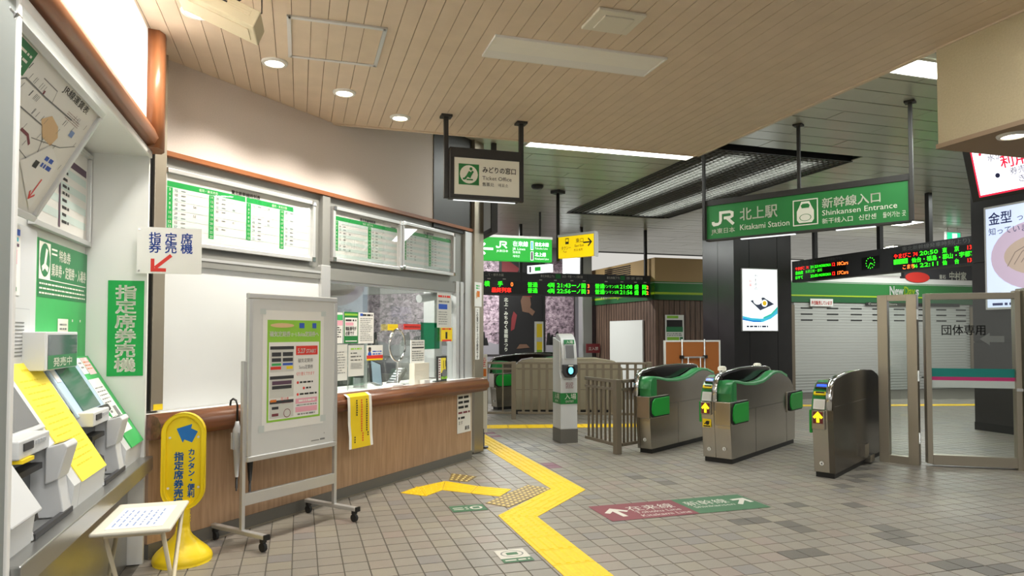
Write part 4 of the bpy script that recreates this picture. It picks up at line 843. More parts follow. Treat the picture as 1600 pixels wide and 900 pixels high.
MB('steel_v').box(.0, .14, -.10, .12, 0, 1.99).part('post', h, bev=.004); MB('steel_dark').box(.14, .16, -.1, .12, 0, 1.99).part('seal', h)

# ---- tactile path
def tact(name, parent, Q, kind, m='tactile', dotm=None):
    a, b, c, d = [Vector((q[0], q[1], 0)) for q in Q]    # a-b near edge, d-c far edge; bars run a->d
    P = lambda u, v, z: (lambda p: (p.x, p.y, z))(a * (1 - u) * (1 - v) + b * u * (1 - v) + c * u * v + d * (1 - u) * v)
    mb = MB(m); e = .008
    mb.add([P(e, e, .0), P(1 - e, e, 0), P(1 - e, 1 - e, 0), P(e, 1 - e, 0), P(e, e, .004), P(1 - e, e, .004), P(1 - e, 1 - e, .004), P(e, 1 - e, .004)], [(4, 5, 6, 7), (0, 1, 5, 4), (1, 2, 6, 5), (2, 3, 7, 6), (3, 0, 4, 7)])
    if dotm: mb.mt(dotm)
    if kind == 'bar':
        for i in range(4):
            u0 = .09 + i * .225; u1 = u0 + .14
            mb.add([P(u0, .05, .004), P(u1, .05, .004), P(u1, .95, .004), P(u0, .95, .004), P(u0 + .03, .07, .009), P(u1 - .03, .07, .009), P(u1 - .03, .93, .009), P(u0 + .03, .93, .009)], [(4, 5, 6, 7), (0, 1, 5, 4), (1, 2, 6, 5), (2, 3, 7, 6), (3, 0, 4, 7)])
    else:
        n = kind
        for i in range(n[0]):
            for j in range(n[1]):
                u, v = (i + .5) / n[0], (j + .5) / n[1]; c0 = P(u, v, .004); r = .016
                vs = [(c0[0] + r * cos(k * pi / 3), c0[1] + r * sin(k * pi / 3), .004) for k in range(6)] + [(c0[0] + r * .6 * cos(k * pi / 3), c0[1] + r * .6 * sin(k * pi / 3), .009) for k in range(6)]
                mb.add(vs, [tuple(range(6, 12))] + [(k, (k + 1) % 6, 6 + (k + 1) % 6, 6 + k) for k in range(6)], True)
    o = mb.part(name, parent); return o
h = thing('tactile_path', 'yellow zigzag tactile path of ribbed tiles leading past the ticket office', 'tactile paving', FT, 0, 0, 0)
A_, B_, C_, D_ = (1.567, 5.429), (1.866, 5.296), (2.624, 6.065), (2.319, 6.205)
s = 5.06
tact('tactile_tile', h, [(1.567, s), (1.866, s), B_, A_], (5, 5))
while s > 2.4:
    tact('tactile_tile', h, [(1.567, s - .3), (1.866, s - .3), (1.866, s), (1.567, s)], 'bar' if s < 4.8 else (5, 5)); s -= .3
N = 4
for i in range(N):
    l = lambda p, q, k: (p[0] + (q[0] - p[0]) * k, p[1] + (q[1] - p[1]) * k)
    tact('tactile_tile', h, [l(A_, D_, i / N), l(B_, C_, i / N), l(B_, C_, (i + 1) / N), l(A_, D_, (i + 1) / N)], 'bar' if 0 < i < N - 1 else (5, 5))
s = 6.40
tact('tactile_tile', h, [D_, C_, (2.624, s), (2.319, s)], (5, 5))
while s < 9.9: tact('tactile_tile', h, [(2.319, s), (2.624, s), (2.624, s + .3), (2.319, s + .3)], 'bar'); s += .3
h = thing('tactile_path', 'far yellow tactile strip running behind the white reader post', 'tactile paving', (0, 0, rad(4)), 0, 0, 0)
t = -.2
while t < 4.6: tact('tactile_tile', h, [(t + .3, 10.75), (t + .3, 11.15), (t, 11.15), (t, 10.75)], 'bar'); t += .3
h = thing('tactile_path', 'yellow tactile branch with bend ending at the ticket counter', 'tactile paving', FT, 0, 0, 0)
for Q, k in [([(1.956, 6.295), (1.765, 6.048), (1.54, 6.252), (1.68, 6.52)], 'bar'), ([(1.68, 6.52), (1.54, 6.252), (1.315, 6.456), (1.42, 6.84)], 'bar'), ([(1.42, 6.84), (1.315, 6.456), (1.121, 6.263), (1.12, 6.66)], (5, 4)), ([(1.12, 6.66), (1.121, 6.263), (.913, 6.464), (1.125, 6.672)], (4, 4))]: tact('tactile_tile', h, [Q[0], Q[1], Q[2], Q[3]], k)
h = thing('tactile_path', 'brown warning patch with pale studs inside the bend of the yellow path', 'tactile paving', FT, 0, 0, 0)
b_ = [(1.572, 5.852), (1.729, 5.643), (2.326, 6.197), (2.16, 6.43)]
for i in range(2):
    l = lambda p, q, k: (p[0] + (q[0] - p[0]) * k, p[1] + (q[1] - p[1]) * k)
    tact('warning_tile', h, [l(b_[0], b_[3], i / 2), l(b_[1], b_[2], i / 2), l(b_[1], b_[2], (i + 1) / 2), l(b_[0], b_[3], (i + 1) / 2)], (5, 6), 'tactile_brown', 'stud')
h = thing('tactile_path', 'small brown studded warning patch by the counter skirting', 'tactile paving', FT, 0, 0, 0)
tact('warning_tile', h, [(1.46, 6.86), (1.63, 6.73), (1.779, 6.953), (1.559, 7.19)], (4, 4), 'tactile_brown', 'stud')
h = thing('tactile_path', 'yellow tactile strip on the floor before the shop shutters', 'tactile paving', (0, 0, rad(2)), 0, 0, 0)
t = 6.0
while t < 12: tact('tactile_tile', h, [(t + .3, 13.75), (t + .3, 14.05), (t, 14.05), (t, 13.75)], 'bar'); t += .3
# ---- floor stickers (text lies flat: built upright, turned down)
FLAT = Matrix(((1, 0, 0, 0), (0, 0, 1, 0), (0, -1, 0, 0), (0, 0, 0, 1)))
m = MB('maroon').rect(0, .80, 0, .48, -.0015).mt('floor_green').rect(.80, 1.50, 0, .48, -.0015); y = -.002; m.mt('faded_white')
arrow(m, .16, .22, .24, rad(95), y, .2, .45); m.text('在来線', .28, .25, .155, 'l', y, fit=.44).text('Tohoku Line', .30, .15, .09, 'l', y, fit=.42).text('Kitakami Line', .30, .05, .09, 'l', y, fit=.46).text('新幹線', .84, .25, .155, 'l', y, fit=.42).text('Shinkansen', .86, .16, .08, 'l', y, fit=.40); arrow(m, 1.38, .25, .22, rad(50), y, .2, .45)
solo(m.xf(FLAT), 'floor_sign', 'maroon and green line direction sign on the floor before the gates', 'floor sign', FT, 2.387, 4.99, .0015)
m = MB('floor_green').rect(0, .30, 0, .2, -.0015).mt('faded_white').disc(.22, .1, .055, -.002).mt('floor_green').rect(.19, .25, .07, .13, -.0025).mt('faded_white').dashes(.02, .15, .15, .05, 2, -.002, .4, 5)
solo(m.xf(FLAT), 'floor_sign', 'green queue sticker near the bend of the yellow branch', 'floor sign', FT, 1.24, 5.63, .0015)
m = MB('faded_white').rect(0, .21, .08, .26, -.0015).mt('floor_green').rect(.0, .21, 0, .08, -.0015).mt('ink_grey').ring(.105, .17, .07, .08, -.002, 20, .8).mt('floor_green').rect(.065, .145, .145, .195, -.002).mt('faded_white').dashes(.02, .19, .06, .02, 1, -.002, .5, 6)
solo(m.xf(FLAT), 'floor_sign', 'white and green round-mark sticker left of the yellow path', 'floor sign', FT, 1.285, 4.30, .0015)

# ================================================================== TICKET OFFICE FRONT
def corners(parent, x0, x1, z0, z1, y):
    for x in (x0, x1):
        for z in (z0, z1): MB('chrome').box(x - .022, x + .022, y - .006, y + .004, z - .022, z + .022).part('corner_clip', parent, bev=.006)
def timetable(label, x0, x1, z0, z1, cols, seed, title=''):
    h = thing('timetable_board', label, 'timetable', FW, x0, W0 - .0, 0, group='framed timetables')
    Lx = x1 - x0
    frame_rails(0, Lx, z0, z1, .032, -.045, .0, 'alu', h); corners(h, .02, Lx - .02, z0 + .02, z1 - .02, -.045)
    H = z1 - z0 - .064; a, b = .032, Lx - .032; top = z1 - .032
    m = MB('paper').rect(a, b, z0 + .032, top, -.012); y = -.0135; r = random.Random(seed)
    hz = top - H * .20
    m.mt('ink').text(title, (a + b) / 2, top - H * .105, H * .075, 'c', y, bold=.02).mt('ink_grey').rect(b - .12, b - .04, top - H * .13, top - H * .09, y)
    rows = 11; rz0 = z0 + .05; rh = (hz - rz0) / rows
    m.mt('stripe')
    for i in range(0, rows, 2): m.rect(a + .02, b - .02, hz - (i + 1) * rh, hz - i * rh, y)
    bands = [(a + .02, (a + b) / 2 - .006), ((a + b) / 2 + .006, b - .02)] if cols == 4 else [(a + .02, b - .02)]
    for q0, q1 in bands:
        m.mt('green').rect(q0, q1, hz, hz + H * .085, y - .0005); m.mt('sign_white').text('盛岡・東京方面', (q0 + q1) / 2, hz + H * .022, H * .05, 'c', y - .001)
    hrs = ['5', '6', '7', '8', '9', '10', '11', '12', '13', '14', '15', '16', '17', '18', '19', '20', '21', '22', '23']
    for c in range(cols):
        cx = a + .02 + (b - a - .03) * c / cols; off = (c % 2) * 9
        n = 9 if c % 2 == 0 else 10
        m.mt('green').rect(cx, cx + .045, hz - (n + .1) * rh, hz - .1 * rh, y - .0005)
        for i in range(n):
            z = hz - (i + .85) * rh
            m.mt('sign_white').text(hrs[min(off + i, 18)], cx + .0225, z, rh * .8, 'c', y - .001, bold=.02)
            m.mt('ink')
            if r.random() < .92: m.text('%02d' % r.randrange(1, 59), cx + .06, z, rh * .78, 'l', y - .001); m.mt('ink_grey').rect(cx + .115, cx + .15, z + rh * .2, z + rh * .4, y - .001)
            if r.random() < .35: m.mt('ink').text('%02d' % r.randrange(1, 59), cx + .06 + .09 * (1 + (b - a) / 2), z, rh * .78, 'l', y - .001)
    m.box(a, b, -.0115, -.004, z0 + .03, top); m.part('timetable_sheet', h)
    MB('cover').box(a, b, -.024, -.022, z0 + .03, top).part('cover_pane', h)
    return h
timetable('wide framed green timetable above the white panel, left of the three', -3.92, -2.427, 2.135, 2.678, 4, 1, '東北新幹線時刻表')
timetable('framed green timetable above the ticket window, middle of the three', -2.20, -1.155, 2.163, 2.682, 2, 2, '東北本線時刻表')
timetable('framed green timetable nearest the corner post, right of the three', -1.14, -.115, 2.178, 2.69, 2, 3, '北上線時刻表')
# papers on the glass
def paper(label, x0, x1, z0, z1, fn=None, name='notice', y=W0 - .02, m='paper', cat='notice', f=FW):
    mb = MB(m).box(0, x1 - x0, 0, .002, z0, z1)
    if fn: fn(mb, x1 - x0, z0, z1)
    return solo(mb, name, label, cat, f, x0, y, 0)
Yp = -.001
def p_a(m, w, a, b): m.mt('green_mid').rect(.0, w, b - .07, b - .02, Yp).mt('pink').rect(0, w, b - .12, b - .075, Yp).mt('ink').dashes(.02, w - .02, b - .13, a + .03, 6, Yp, .45, 3)
paper('white notice with green and pink bands, leftmost on the ticket window', -2.205, -2.04, 1.40, 1.69, p_a)
def p_b(m, w, a, b): m.mt('jr_green').rect(0, w, a, b, Yp).mt('paper').rect(.012, w - .012, a + .07, b - .055, Yp - .001).mt('lime').rect(.01, w - .01, b - .035, b - .015, Yp - .001).mt('ink').text('暗証番号が', .02, a + .125, .042, 'l', Yp - .002, fit=w - .05, bold=.02).text('必要です', .02, a + .08, .042, 'l', Yp - .002, fit=w - .08, bold=.02).dashes(.02, w - .03, b - .06, b - .1, 1, Yp - .002, .4, 2).mt('pink').rect(.02, w - .07, a + .17, a + .20, Yp - .002).mt('paper').rect(.02, w - .02, a + .015, a + .025, Yp - .002)
paper('green bordered notice on the ticket window between two white ones', -2.022, -1.82, 1.40, 1.70, p_b)
def p_c(m, w, a, b): m.mt('ink_grey').dashes(.02, w - .02, b - .05, a + .02, 13, Yp, .35, 5).mt('ink_blue').rect(.02, .06, b - .035, b - .01, Yp).mt('ink').dashes(.06, w - .02, b - .01, b - .04, 1, Yp, .6, 5)
paper('white notice of small print, right of the green bordered notice', -1.811, -1.585, 1.395, 1.70, p_c)
def p_d(m, w, a, b): m.mt('ink_grey').dashes(.03, w - .03, b - .06, a + .06, 9, Yp, .3, 7)
paper('large pale notice low on the ticket window, left of a pair', -2.19, -1.97, 1.05, 1.39, p_d, m='paper_dim')
def p_e(m, w, a, b): m.mt('lime').dashes(.03, w - .03, b - .02, b - .05, 1, Yp, .5, 7).mt('ink').dashes(.03, w - .03, b - .06, b - .16, 3, Yp, .25, 8).mt('ink_grey').dashes(.03, w - .03, b - .17, a + .07, 8, Yp, .4, 9)
paper('large pale notice low on the ticket window, right of a pair', -1.955, -1.73, 1.08, 1.38, p_e, m='paper_dim')
solo(MB('acrylic').box(-.0, .53, 0, .004, .945, 1.40).mt('chrome').box(.24, .245, -.002, .006, .945, 1.4), 'acrylic_screen', 'clear acrylic screen standing on counter behind pale notices', 'screen', FW, -2.19, W0 - .012)
def p_f(m, w, a, b): m.mt('red').rect(0, w, a + .015, a + .05, Yp).mt('yellow').rect(0, w, a, a + .015, Yp).mt('skin_print').disc(.045, b - .045, .022, Yp, 12).mt('ink').disc(.045, b - .03, .022, Yp - .0005, 12, .012).mt('ink_blue').poly([(.015, b - .09), (.03, b - .065), (.06, b - .065), (.075, b - .09), (.045, b - .12)], Yp).dashes(.09, w - .02, b - .05, b - .1, 2, Yp, .5, 2)
paper('small card with drawn clerk and red band on the window', -1.69, -1.44, 1.225, 1.375, p_f)
paper('small yellow oblong sticker above the oval mirror', -1.36, -1.19, 1.525, 1.59, lambda m, w, a, b: m.mt('tactile').dashes(.02, w - .02, b - .02, a + .02, 1, Yp, .4, 2), m='yellow', name='sticker', cat='sticker')
paper('red oblong sticker on the window above the leaflet stand', -1.09, -.78, 1.535, 1.595, lambda m, w, a, b: m.mt('dark_red').dashes(.02, w - .02, b - .02, a + .02, 1, Yp, .5, 2), m='red', name='sticker', cat='sticker')
solo(MB('green_film').box(0, .37, 0, .003, 1.315, 1.615), 'window_film', 'translucent green sheet on the right of the ticket window', 'sheet', FW, -.747, W0 + .0)
def p_g(m, w, a, b): m.mt('red').dashes(.02, w - .02, b - .02, b - .06, 1, Yp, .6, 2).mt('ink_grey').dashes(.03, w - .05, b - .08, b - .12, 1, Yp, .5, 2).mt('ink_blue').rect(.03, w - .09, b - .19, b - .13, Yp).mt('ink_grey').dashes(.03, w - .09, b - .21, a + .03, 6, Yp, .3, 2)
paper('tall white notice with blue box at the right of the window', -.46, -.16, 1.56, 1.965, p_g, m='paper_dim')
paper('yellow notice with red band under the tall white notice', -.376, -.14, 1.40, 1.56, lambda m, w, a, b: m.mt('red').dashes(.02, w - .02, b - .0, b - .03, 1, Yp, .6, 2).rect(.02, w - .02, a, a + .02, Yp).mt('night').rect(.09, .13, a + .03, b - .05, Yp), m='yellow')
# things on the counter
def card(m, w, a, b): m.mt('sign_frame').rect(0, w, a, b, Yp).mt('yellow_paper').rect(.07, w - .02, a + .1, b - .02, Yp - .001).mt('paper').rect(.02, .07, a + .02, b - .02, Yp - .001).mt('ink').rect(.12, .13, a + .15, b - .05, Yp - .002).rect(.16, .17, a + .17, b - .05, Yp - .002).mt('maroon').dashes(.025, .06, b - .03, a + .04, 8, Yp - .002, .5, 2).mt('ink_grey').disc(.14, a + .09, .05, Yp - .002).mt('lime').rect(.08, .2, a + .03, a + .06, Yp - .002)
h = thing('card_stand', 'black edged yellow and white card standing on the counter', 'card', FW, -.60, .08)
m = MB('sign_frame').box(0, .19, 0, .015, .945, 1.235); card(m, .19, .945, 1.235); m.part('card', h); MB('sign_frame').box(.02, .17, 0, .08, .945, .955).part('foot', h)
h = thing('leaflet_stand', 'pale leaflet box with printed front, left of the yellow card', 'stand', FW, -1.0, .10)
m = MB('offwhite').box(0, .27, 0, .07, .945, 1.17).mt('paper').box(.0, .25, .05, .06, 1.17, 1.42); m.mt('ink').rect(.02, .24, 1.33, 1.345, .049).mt('ink_grey').dashes(.02, .23, 1.41, 1.36, 2, .048, .4, 2).dashes(.02, .23, 1.31, 1.19, 5, .048, .4, 3); m.part('box', h)
h = thing('mirror', 'oval chrome rimmed mirror standing on the ticket counter', 'mirror', FW, -1.25, .14)
m = MB('chrome'); m.tube([(.13 * cos(k * pi / 16), 0, 1.37 + .165 * sin(k * pi / 16)) for k in range(33)], .013, 8, False); m.part('rim', h)
m = MB('acrylic').disc(0, 1.37, .13, 0, 32, .165); m.part('glass', h); MB('chrome').tube([(.0, .0, 1.2), (.02, .02, .955)], .01).box(-.06, .1, -.04, .06, .945, .955).part('stand', h)
h = thing('tablet', 'tilted blue screen tablet behind the oval mirror', 'tablet', FW, -1.28, .40)
s = Matrix.Translation((.0, 0, 1.07)) @ Matrix.Rotation(rad(18), 4, 'Y') @ Matrix.Rotation(rad(-20), 4, 'X')
MB('black').obox(s, .19, .02, .27).part('case', h); MB('bezel_blue').obox(s @ Matrix.Translation((0, -.011, 0)), .16, .003, .24).part('screen', h)
h = thing('card_terminal', 'dark angled payment terminal on the counter right of the tablet', 'terminal', FW, -1.05, .30)
s = Matrix.Translation((0, 0, 1.02)) @ Matrix.Rotation(rad(-40), 4, 'Y')
m = MB('dark_grey').obox(s, .26, .12, .05); m.part('body', h, bev=.006)
m = MB('machine_grey')
for i in range(6): m.obox(s @ Matrix.Translation((-.1 + i * .04, -.0, .03)), .02, .08, .01)
m.part('keys', h, kind='stuff')
solo(MB('white').box(0, .17, 0, .14, .945, .975).box(.02, .15, .02, .12, .975, .985), 'money_tray', 'white shallow money tray on the ticket counter', 'tray', FW, -1.5, .0, bev=.004)
solo(MB('machine').box(0, .1, 0, .1, .945, 1.05).mt('dark_grey').box(0, .1, -.01, .1, 1.05, 1.13), 'receipt_printer', 'small white box with dark top beside the pale notices', 'printer', FW, -1.68, .26, bev=.004)
solo(MB('paper').box(0, .1, 0, .06, .945, .99), 'small_box', 'small white box on the counter before the leaflet stand', 'box', FW, -.93, .02)
# office inside
h = thing('office_cabinet', 'grey desk unit seen through the ticket window', 'cabinet', FW, -1.6, 1.5)
MB('grey_panel').box(0, 1.5, 0, .5, .02, 1.05).part('body', h); MB('white').box(-.02, 1.52, -.02, .5, 1.05, 1.08).part('top', h)
solo(MB('fluoro').tube([(-.6, 0, 0), (.6, 0, 0)], .018).mt('white').box(-.65, .65, -.05, .05, .02, .06), 'ceiling_light', 'bare fluorescent tube lamp inside the ticket office', 'ceiling light', FW, -1.5, 1.5, 2.08)
solo(MB('ink_blue').box(0, .55, 0, .01, 1.55, 1.95).mt('faded_white').disc(.42, 1.68, .1, -.002).dashes(.03, .3, 1.85, 1.7, 2, -.002, .5, 2), 'wall_poster', 'blue poster inside the ticket office', 'poster', FW, -2.1, 2.9)
h = thing('office_column', 'grey boxed column with round duct inside the office window', 'column', FW, -.12, .45)
MB('alu_white').box(0, .16, 0, .16, .96, 2.6).part('column', h); MB('alu_white').tube([(-.32, .0, 1.90), (.02, -.04, 1.95)], .05).part('duct', h)
# notices on the counter front
h = thing('notice', 'yellow paper notice with vertical writing hung over the wooden handrail', 'notice', FW, -2.34, -.158)
m = MB('paper'); P = [(0, .955, .04), (0, .93, -.005), (0, .85, -.012), (0, .7, -.015), (.01, .58, -.02), (.0, .475, -.03)]
for (i0, z0, y0), (i1, z1, y1) in zip(P, P[1:]): m.mt('paper').face([(-.012 + i0, y0 + .001, z0), (.312, y0 + .001, z0), (.312, y1 + .001, z1), (-.012 + i1, y1 + .001, z1)]); m.mt('notice_yellow').face([(.02 + i0, y0, z0), (.275, y0, z0), (.275, y1, z1), (.02 + i1, y1, z1)])
rr = random.Random(9)
for x, za, zb, c in ((.235, .90, .58, 'ink'), (.165, .90, .53, 'red'), (.10, .90, .77, 'ink'), (.06, .58, .52, 'ink')):
    z = za; m.mt(c)
    while z > zb: m.rect(x - .008, x + .008, z - .014, z, -.033 if z < .62 else -.019 if z < .86 else -.016); z -= .021
m.part('sheet', h)
def p_n(m, w, a, b):
    m.mt('ink').dashes(.02, w - .02, b - .02, b - .19, 3, Yp, .5, 5).mt('maroon').dashes(.02, w - .02, b - .2, b - .25, 1, Yp, .45, 5).mt('ink').dashes(.02, w - .02, b - .26, b - .31, 1, Yp, .5, 8).text('ます', .02, b - .36, .05, 'l', Yp).text('駅長', w - .13, a + .03, .05, 'l', Yp, bold=.02)
paper('white notice with black lettering on the end of the laminate counter front', -.315, -.02, .335, .795, p_n, y=-.006)
def p_h(m, w, a, b): m.mt('green_mid').dashes(.03, w - .03, b - .03, b - .09, 2, Yp, .6, 2).mt('orange').rect(.05, .12, a + .12, b - .11, Yp).mt('peach').rect(.03, .06, a + .1, b - .13, Yp)
paper('small coloured leaflet at the top of the steel corner post', .30, .47, 1.83, 2.135, p_h, y=W0 - .066)
paper('tall white strip with vertical writing on the steel corner post', .315, .415, 1.165, 1.815, lambda m, w, a, b: m.mt('ink').vtext('この窓口はきっぷの発売です', w / 2, b - .02, .052, Yp, .92, .02), y=W0 - .066, name='sign_strip', cat='sign')
h = thing('floor_stand_sign', 'narrow white and orange upright sign past the handrail end', 'sign', (0, 0, 0), -.37, 8.95)
m = MB('paper').box(-.045, .045, 0, .02, .2, 1.22).mt('red').dashes(-.03, .03, 1.18, 1.05, 5, -.002, .5, 3).mt('orange').rect(-.035, .035, .93, 1.03, -.002); m.part('board', h); MB('dark_grey').box(-.06, .06, -.06, .06, 0, .02).tube([(0, .01, .0), (0, .01, .25)], .012).part('stand', h)
h = thing('standee', 'upright white and yellow banner stand before the blossom wall', 'stand', (0, 0, 0), .60, 15.2)
m = MB('paper').box(-.1, .1, 0, .03, .1, 1.75).mt('yellow').rect(-.05, .07, 1.0, 1.7, -.002).mt('paper_dim').rect(-.05, .07, 1.3, 1.4, -.003).mt('lime').rect(-.05, .07, 1.05, 1.12, -.003); m.part('board', h); MB('alu').box(-.14, .14, -.12, .14, 0, .1).part('foot', h)

# ================================================================== MOBILE WHITEBOARD, UMBRELLAS, SIGN POST, STOOL
FM = (-1.886, 4.837, rad(58.7))
h = thing('mobile_whiteboard', 'rolling whiteboard on silver legs with a green edged pass poster', 'board', FM, 0, 0, 0)
for x, n_ in ((0, 0), (.873, 1)):
    MB('alu').box(x - .014, x + .014, .0, .03, .11, 1.30).part('post', h, bev=.003)
    ft = MB('alu').box(x - .022, x + .022, -.24, .34, .085, .118).part('foot_bar', h, bev=.008)
    MB('black').box(x - .023, x + .023, -.252, -.238, .083, .120).part('end_cap', h)
    for y in (-.21, .31):
        c = MB('black').box(x - .018, x + .018, y - .015, y + .015, .062, .088); c.mt('rubber').tube([(x - .012, y, .031), (x + .012, y, .031)], .031, 18); c.part('caster', h)
MB('alu').box(.012, .861, .0, .026, .28, .365).part('cross_bar', h, bev=.004)
MB('board_grey').box(.03, .845, -.012, .012, .61, 1.765).part('panel', h)
for a in [(.012, .863, 1.745, 1.785), (.012, .863, .585, .625), (.012, .047, .625, 1.745), (.828, .863, .625, 1.745)]: MB('alu').box(a[0], a[1], -.02, .018, a[2], a[3]).part('frame_rail', h, bev=.007)
m = MB('ink_grey').rect(.60, .68, .655, .662, -.0135).rect(.69, .74, .655, .668, -.0135).rect(.73, .735, .70, .71, -.0135); m.part('maker_mark', h)
h = thing('poster', 'green edged pass change poster with pink panels taped to the rolling whiteboard', 'poster', FM, 0, -.0135, 0)
m = MB('paper').rect(.135, .72, .785, 1.665, 0); y = -.0008
m.mt('lime').rect(.175, .685, .845, 1.595, y).mt('paper').rect(.19, .67, .86, 1.43, y - .0005); y -= .001
m.mt('peach').poly([(.31 + .11 * cos(k * pi / 10), 1.555 + .017 * sin(k * pi / 10)) for k in range(20)], y).mt('ink_blue').rect(.47, .52, 1.535, 1.575, y).rect(.60, .64, 1.535, 1.575, y); m.mt('paper').text('磁気定期券', .195, 1.475, .042, 'l', y, fit=.19, bold=.02).text('から', .39, 1.475, .032, 'l', y).text('Suica定期券へ', .455, 1.475, .042, 'l', y, fit=.21, bold=.02)
m.mt('red').rect(.44, .655, 1.33, 1.40, y).mt('paper').text('5.27', .455, 1.345, .05, 'l', y - .0005, fit=.075, bold=.02).text('START', .54, 1.345, .04, 'l', y - .0005, fit=.10, bold=.02)
m.mt('ink').text('磁気定期券', .46, 1.275, .034, 'l', y, fit=.15).text('Suica定期券', .47, 1.225, .034, 'l', y, fit=.14).mt('red').text('切り替えできます', .445, 1.175, .03, 'l', y, fit=.18)
for i, z in enumerate((1.11, 1.065, 1.02)): m.mt('red').disc(.46 if i != 1 else .52, z + .01, .011, y, 10); m.mt('ink').dashes(.48 if i != 1 else .54, .65 if i != 1 else .60, z + .022, z, 1, y, .6, i + 3)
m.mt('pink').rect(.44, .655, .96, 1.0, y).rect(.44, .655, .895 - .10 + .10, .935, y); m.mt('paper').dashes(.47, .63, .99, .97, 1, y - .0005, .7, 2); m.mt('ink_grey').dashes(.45, .65, .955, .94, 1, y, .5, 2)
m.mt('ink_grey').dashes(.46, .64, .89, .868, 1, y, .5, 4)
for z0, z1 in ((1.21, 1.40), (1.02, 1.18), (.87, 1.0)): m.mt('paper_dim').rect(.20, .42, z0, z1, y); m.mt('dark_grey').rect(.20, .42, z1 - .024, z1, y - .0005)
m.mt('dark_grey').rect(.215, .30, 1.325, 1.355, y - .0008).rect(.315, .41, 1.325, 1.355, y - .0008).rect(.215, .30, 1.285, 1.312, y - .0008).rect(.315, .41, 1.285, 1.312, y - .0008).mt('green_mid').rect(.215, .30, 1.257, 1.274, y - .0008).mt('ink_blue').rect(.315, .41, 1.257, 1.274, y - .0008).mt('red').rect(.205, .30, 1.228, 1.25, y - .0008).mt('yellow').rect(.35, .41, 1.228, 1.25, y - .0008).mt('purple').rect(.22, .40, 1.115, 1.143, y - .0008).mt('dark_grey').rect(.22, .40, 1.083, 1.108, y - .0008).mt('orange').rect(.205, .26, .99, 1.008, y - .0008).mt('dark_grey').rect(.22, .28, .935, .955, y - .0008).mt('maroon').rect(.22, .28, .885, .905, y - .0008).ring(.36, .90, .028, .033, y - .001, 16).rect(.31, .40, .975, .979, y - .001).mt('red').text('在11/8', .30, 1.0, .026, 'l', y - .001)
m.part('print', h)
for a in ((.11, .16, 1.635, 1.675), (.69, .74, 1.63, 1.67), (.105, .155, .78, .83), (.69, .745, .80, .85)): MB('frost').rect(*a, -.0015).part('tape', h)
def umbrella(label, wx, wy, zt, zb, clear):
    h = thing('umbrella', label, 'umbrella', FW, wx, wy, 0)
    L = zt - zb; c = 'umbrella_clear' if clear else 'black'
    m = MB('black'); m.tube([(0, .075, zt - .05), (0, .07, zt - .015), (0, .045, zt), (0, .015, zt - .01), (0, .0, zt - .05), (0, .0, zt - .16)], .008); m.part('handle', h, 'black hooked handle')
    m = MB(c); m.lathe([(.012, zb + .10), (.02, zb + .2), (.028, zt - .34), (.034, zt - .27), (.03, zt - .22), (.018, zt - .19), (.012, zt - .16)], 10); m.part('canopy', h)
    MB('black').tube([(0, 0, zb), (0, 0, zb + .12)], .006).tube([(0, 0, zb + .02), (0, 0, zb + .1)], .009).part('tip', h)
    m = MB(c)
    for k in range(5): m.prism([(.012 * cos(k), .012 * sin(k)), (.042 * cos(k + .3), .042 * sin(k + .3)), (.015 * cos(k + .8), .015 * sin(k + .8))], zt - .36, zt - .24, 'z')
    m.part('folds', h, kind='stuff')
umbrella('closed clear umbrella hooked on the handrail left of the rolling whiteboard', -3.545, -.185, 1.02, .36, True)
umbrella('closed black umbrella hanging behind the left post of the rolling whiteboard', -3.425, -.185, 1.02, .31, False)
# yellow sign post
h = thing('sign_post', 'yellow plastic sign post with blue arrow and vertical lettering', 'sign', (-2.168, 4.54, rad(14)), 0, 0, 0)
m = MB('yellow').lathe([(.178, 0), (.184, .02), (.178, .045), (.155, .075), (.11, .115), (.066, .16), (.05, .185), (.045, .20)], 28); m.part('base', h)
m = MB('yellow').lathe([(.045, .20), (.042, .25), (.047, .26), (.040, .268), (.047, .278), (.040, .286), (.047, .296), (.040, .304), (.044, .32), (.042, .37), (.045, .40)], 20); m.part('neck', h)
R_ = .132; arc = lambda cx, cz, r, a0, a1, n=14: [(cx + r * cos(a0 + (a1 - a0) * k / n), cz + r * sin(a0 + (a1 - a0) * k / n)) for k in range(n + 1)]
out = arc(0, .842, R_, 0, pi) + arc(-.0, .47, R_, pi, 2 * pi)
inn = arc(0, .842, R_ - .028, 0, pi) + arc(-.0, .47, R_ - .028, pi, 2 * pi)
MB('yellow').prism(inn, -.008, .02, 'y').part('panel', h)
n_ = len(out); m = MB('yellow'); vs = [(p[0], y, p[1]) for y in (-.028, .03) for p in out] + [(p[0], y, p[1]) for y in (-.028, .03) for p in inn]
m.add(vs, [(i, (i + 1) % n_, n_ + (i + 1) % n_, n_ + i) for i in range(n_)] + [(2 * n_ + i, 2 * n_ + (i + 1) % n_, 3 * n_ + (i + 1) % n_, 3 * n_ + i) for i in range(n_)] + [(i, (i + 1) % n_, 2 * n_ + (i + 1) % n_, 2 * n_ + i) for i in range(n_)] + [(n_ + i, n_ + (i + 1) % n_, 3 * n_ + (i + 1) % n_, 3 * n_ + i) for i in range(n_)])
m.part('rim', h, bev=.008)
y = -.0095; m = MB('blue')
m.poly([(-.045, .868), (.05, .897), (.043, .868), (.085, .847), (.05, .775), (.003, .796), (-.007, .775)], y)
m.vtext('カンタン・便利', .048, .735, .046, y, 1.0, .03).vtext('指定席券売機', -.028, .715, .060, y, 1.0, .03); m.part('lettering', h, 'blue arrow and lettering')
m = MB('paper')
for x, z in ((-.085, .81), (.088, .81), (-.092, .48), (.092, .48)): m.disc(x, z, .008, y)
m.part('screws', h, kind='stuff')
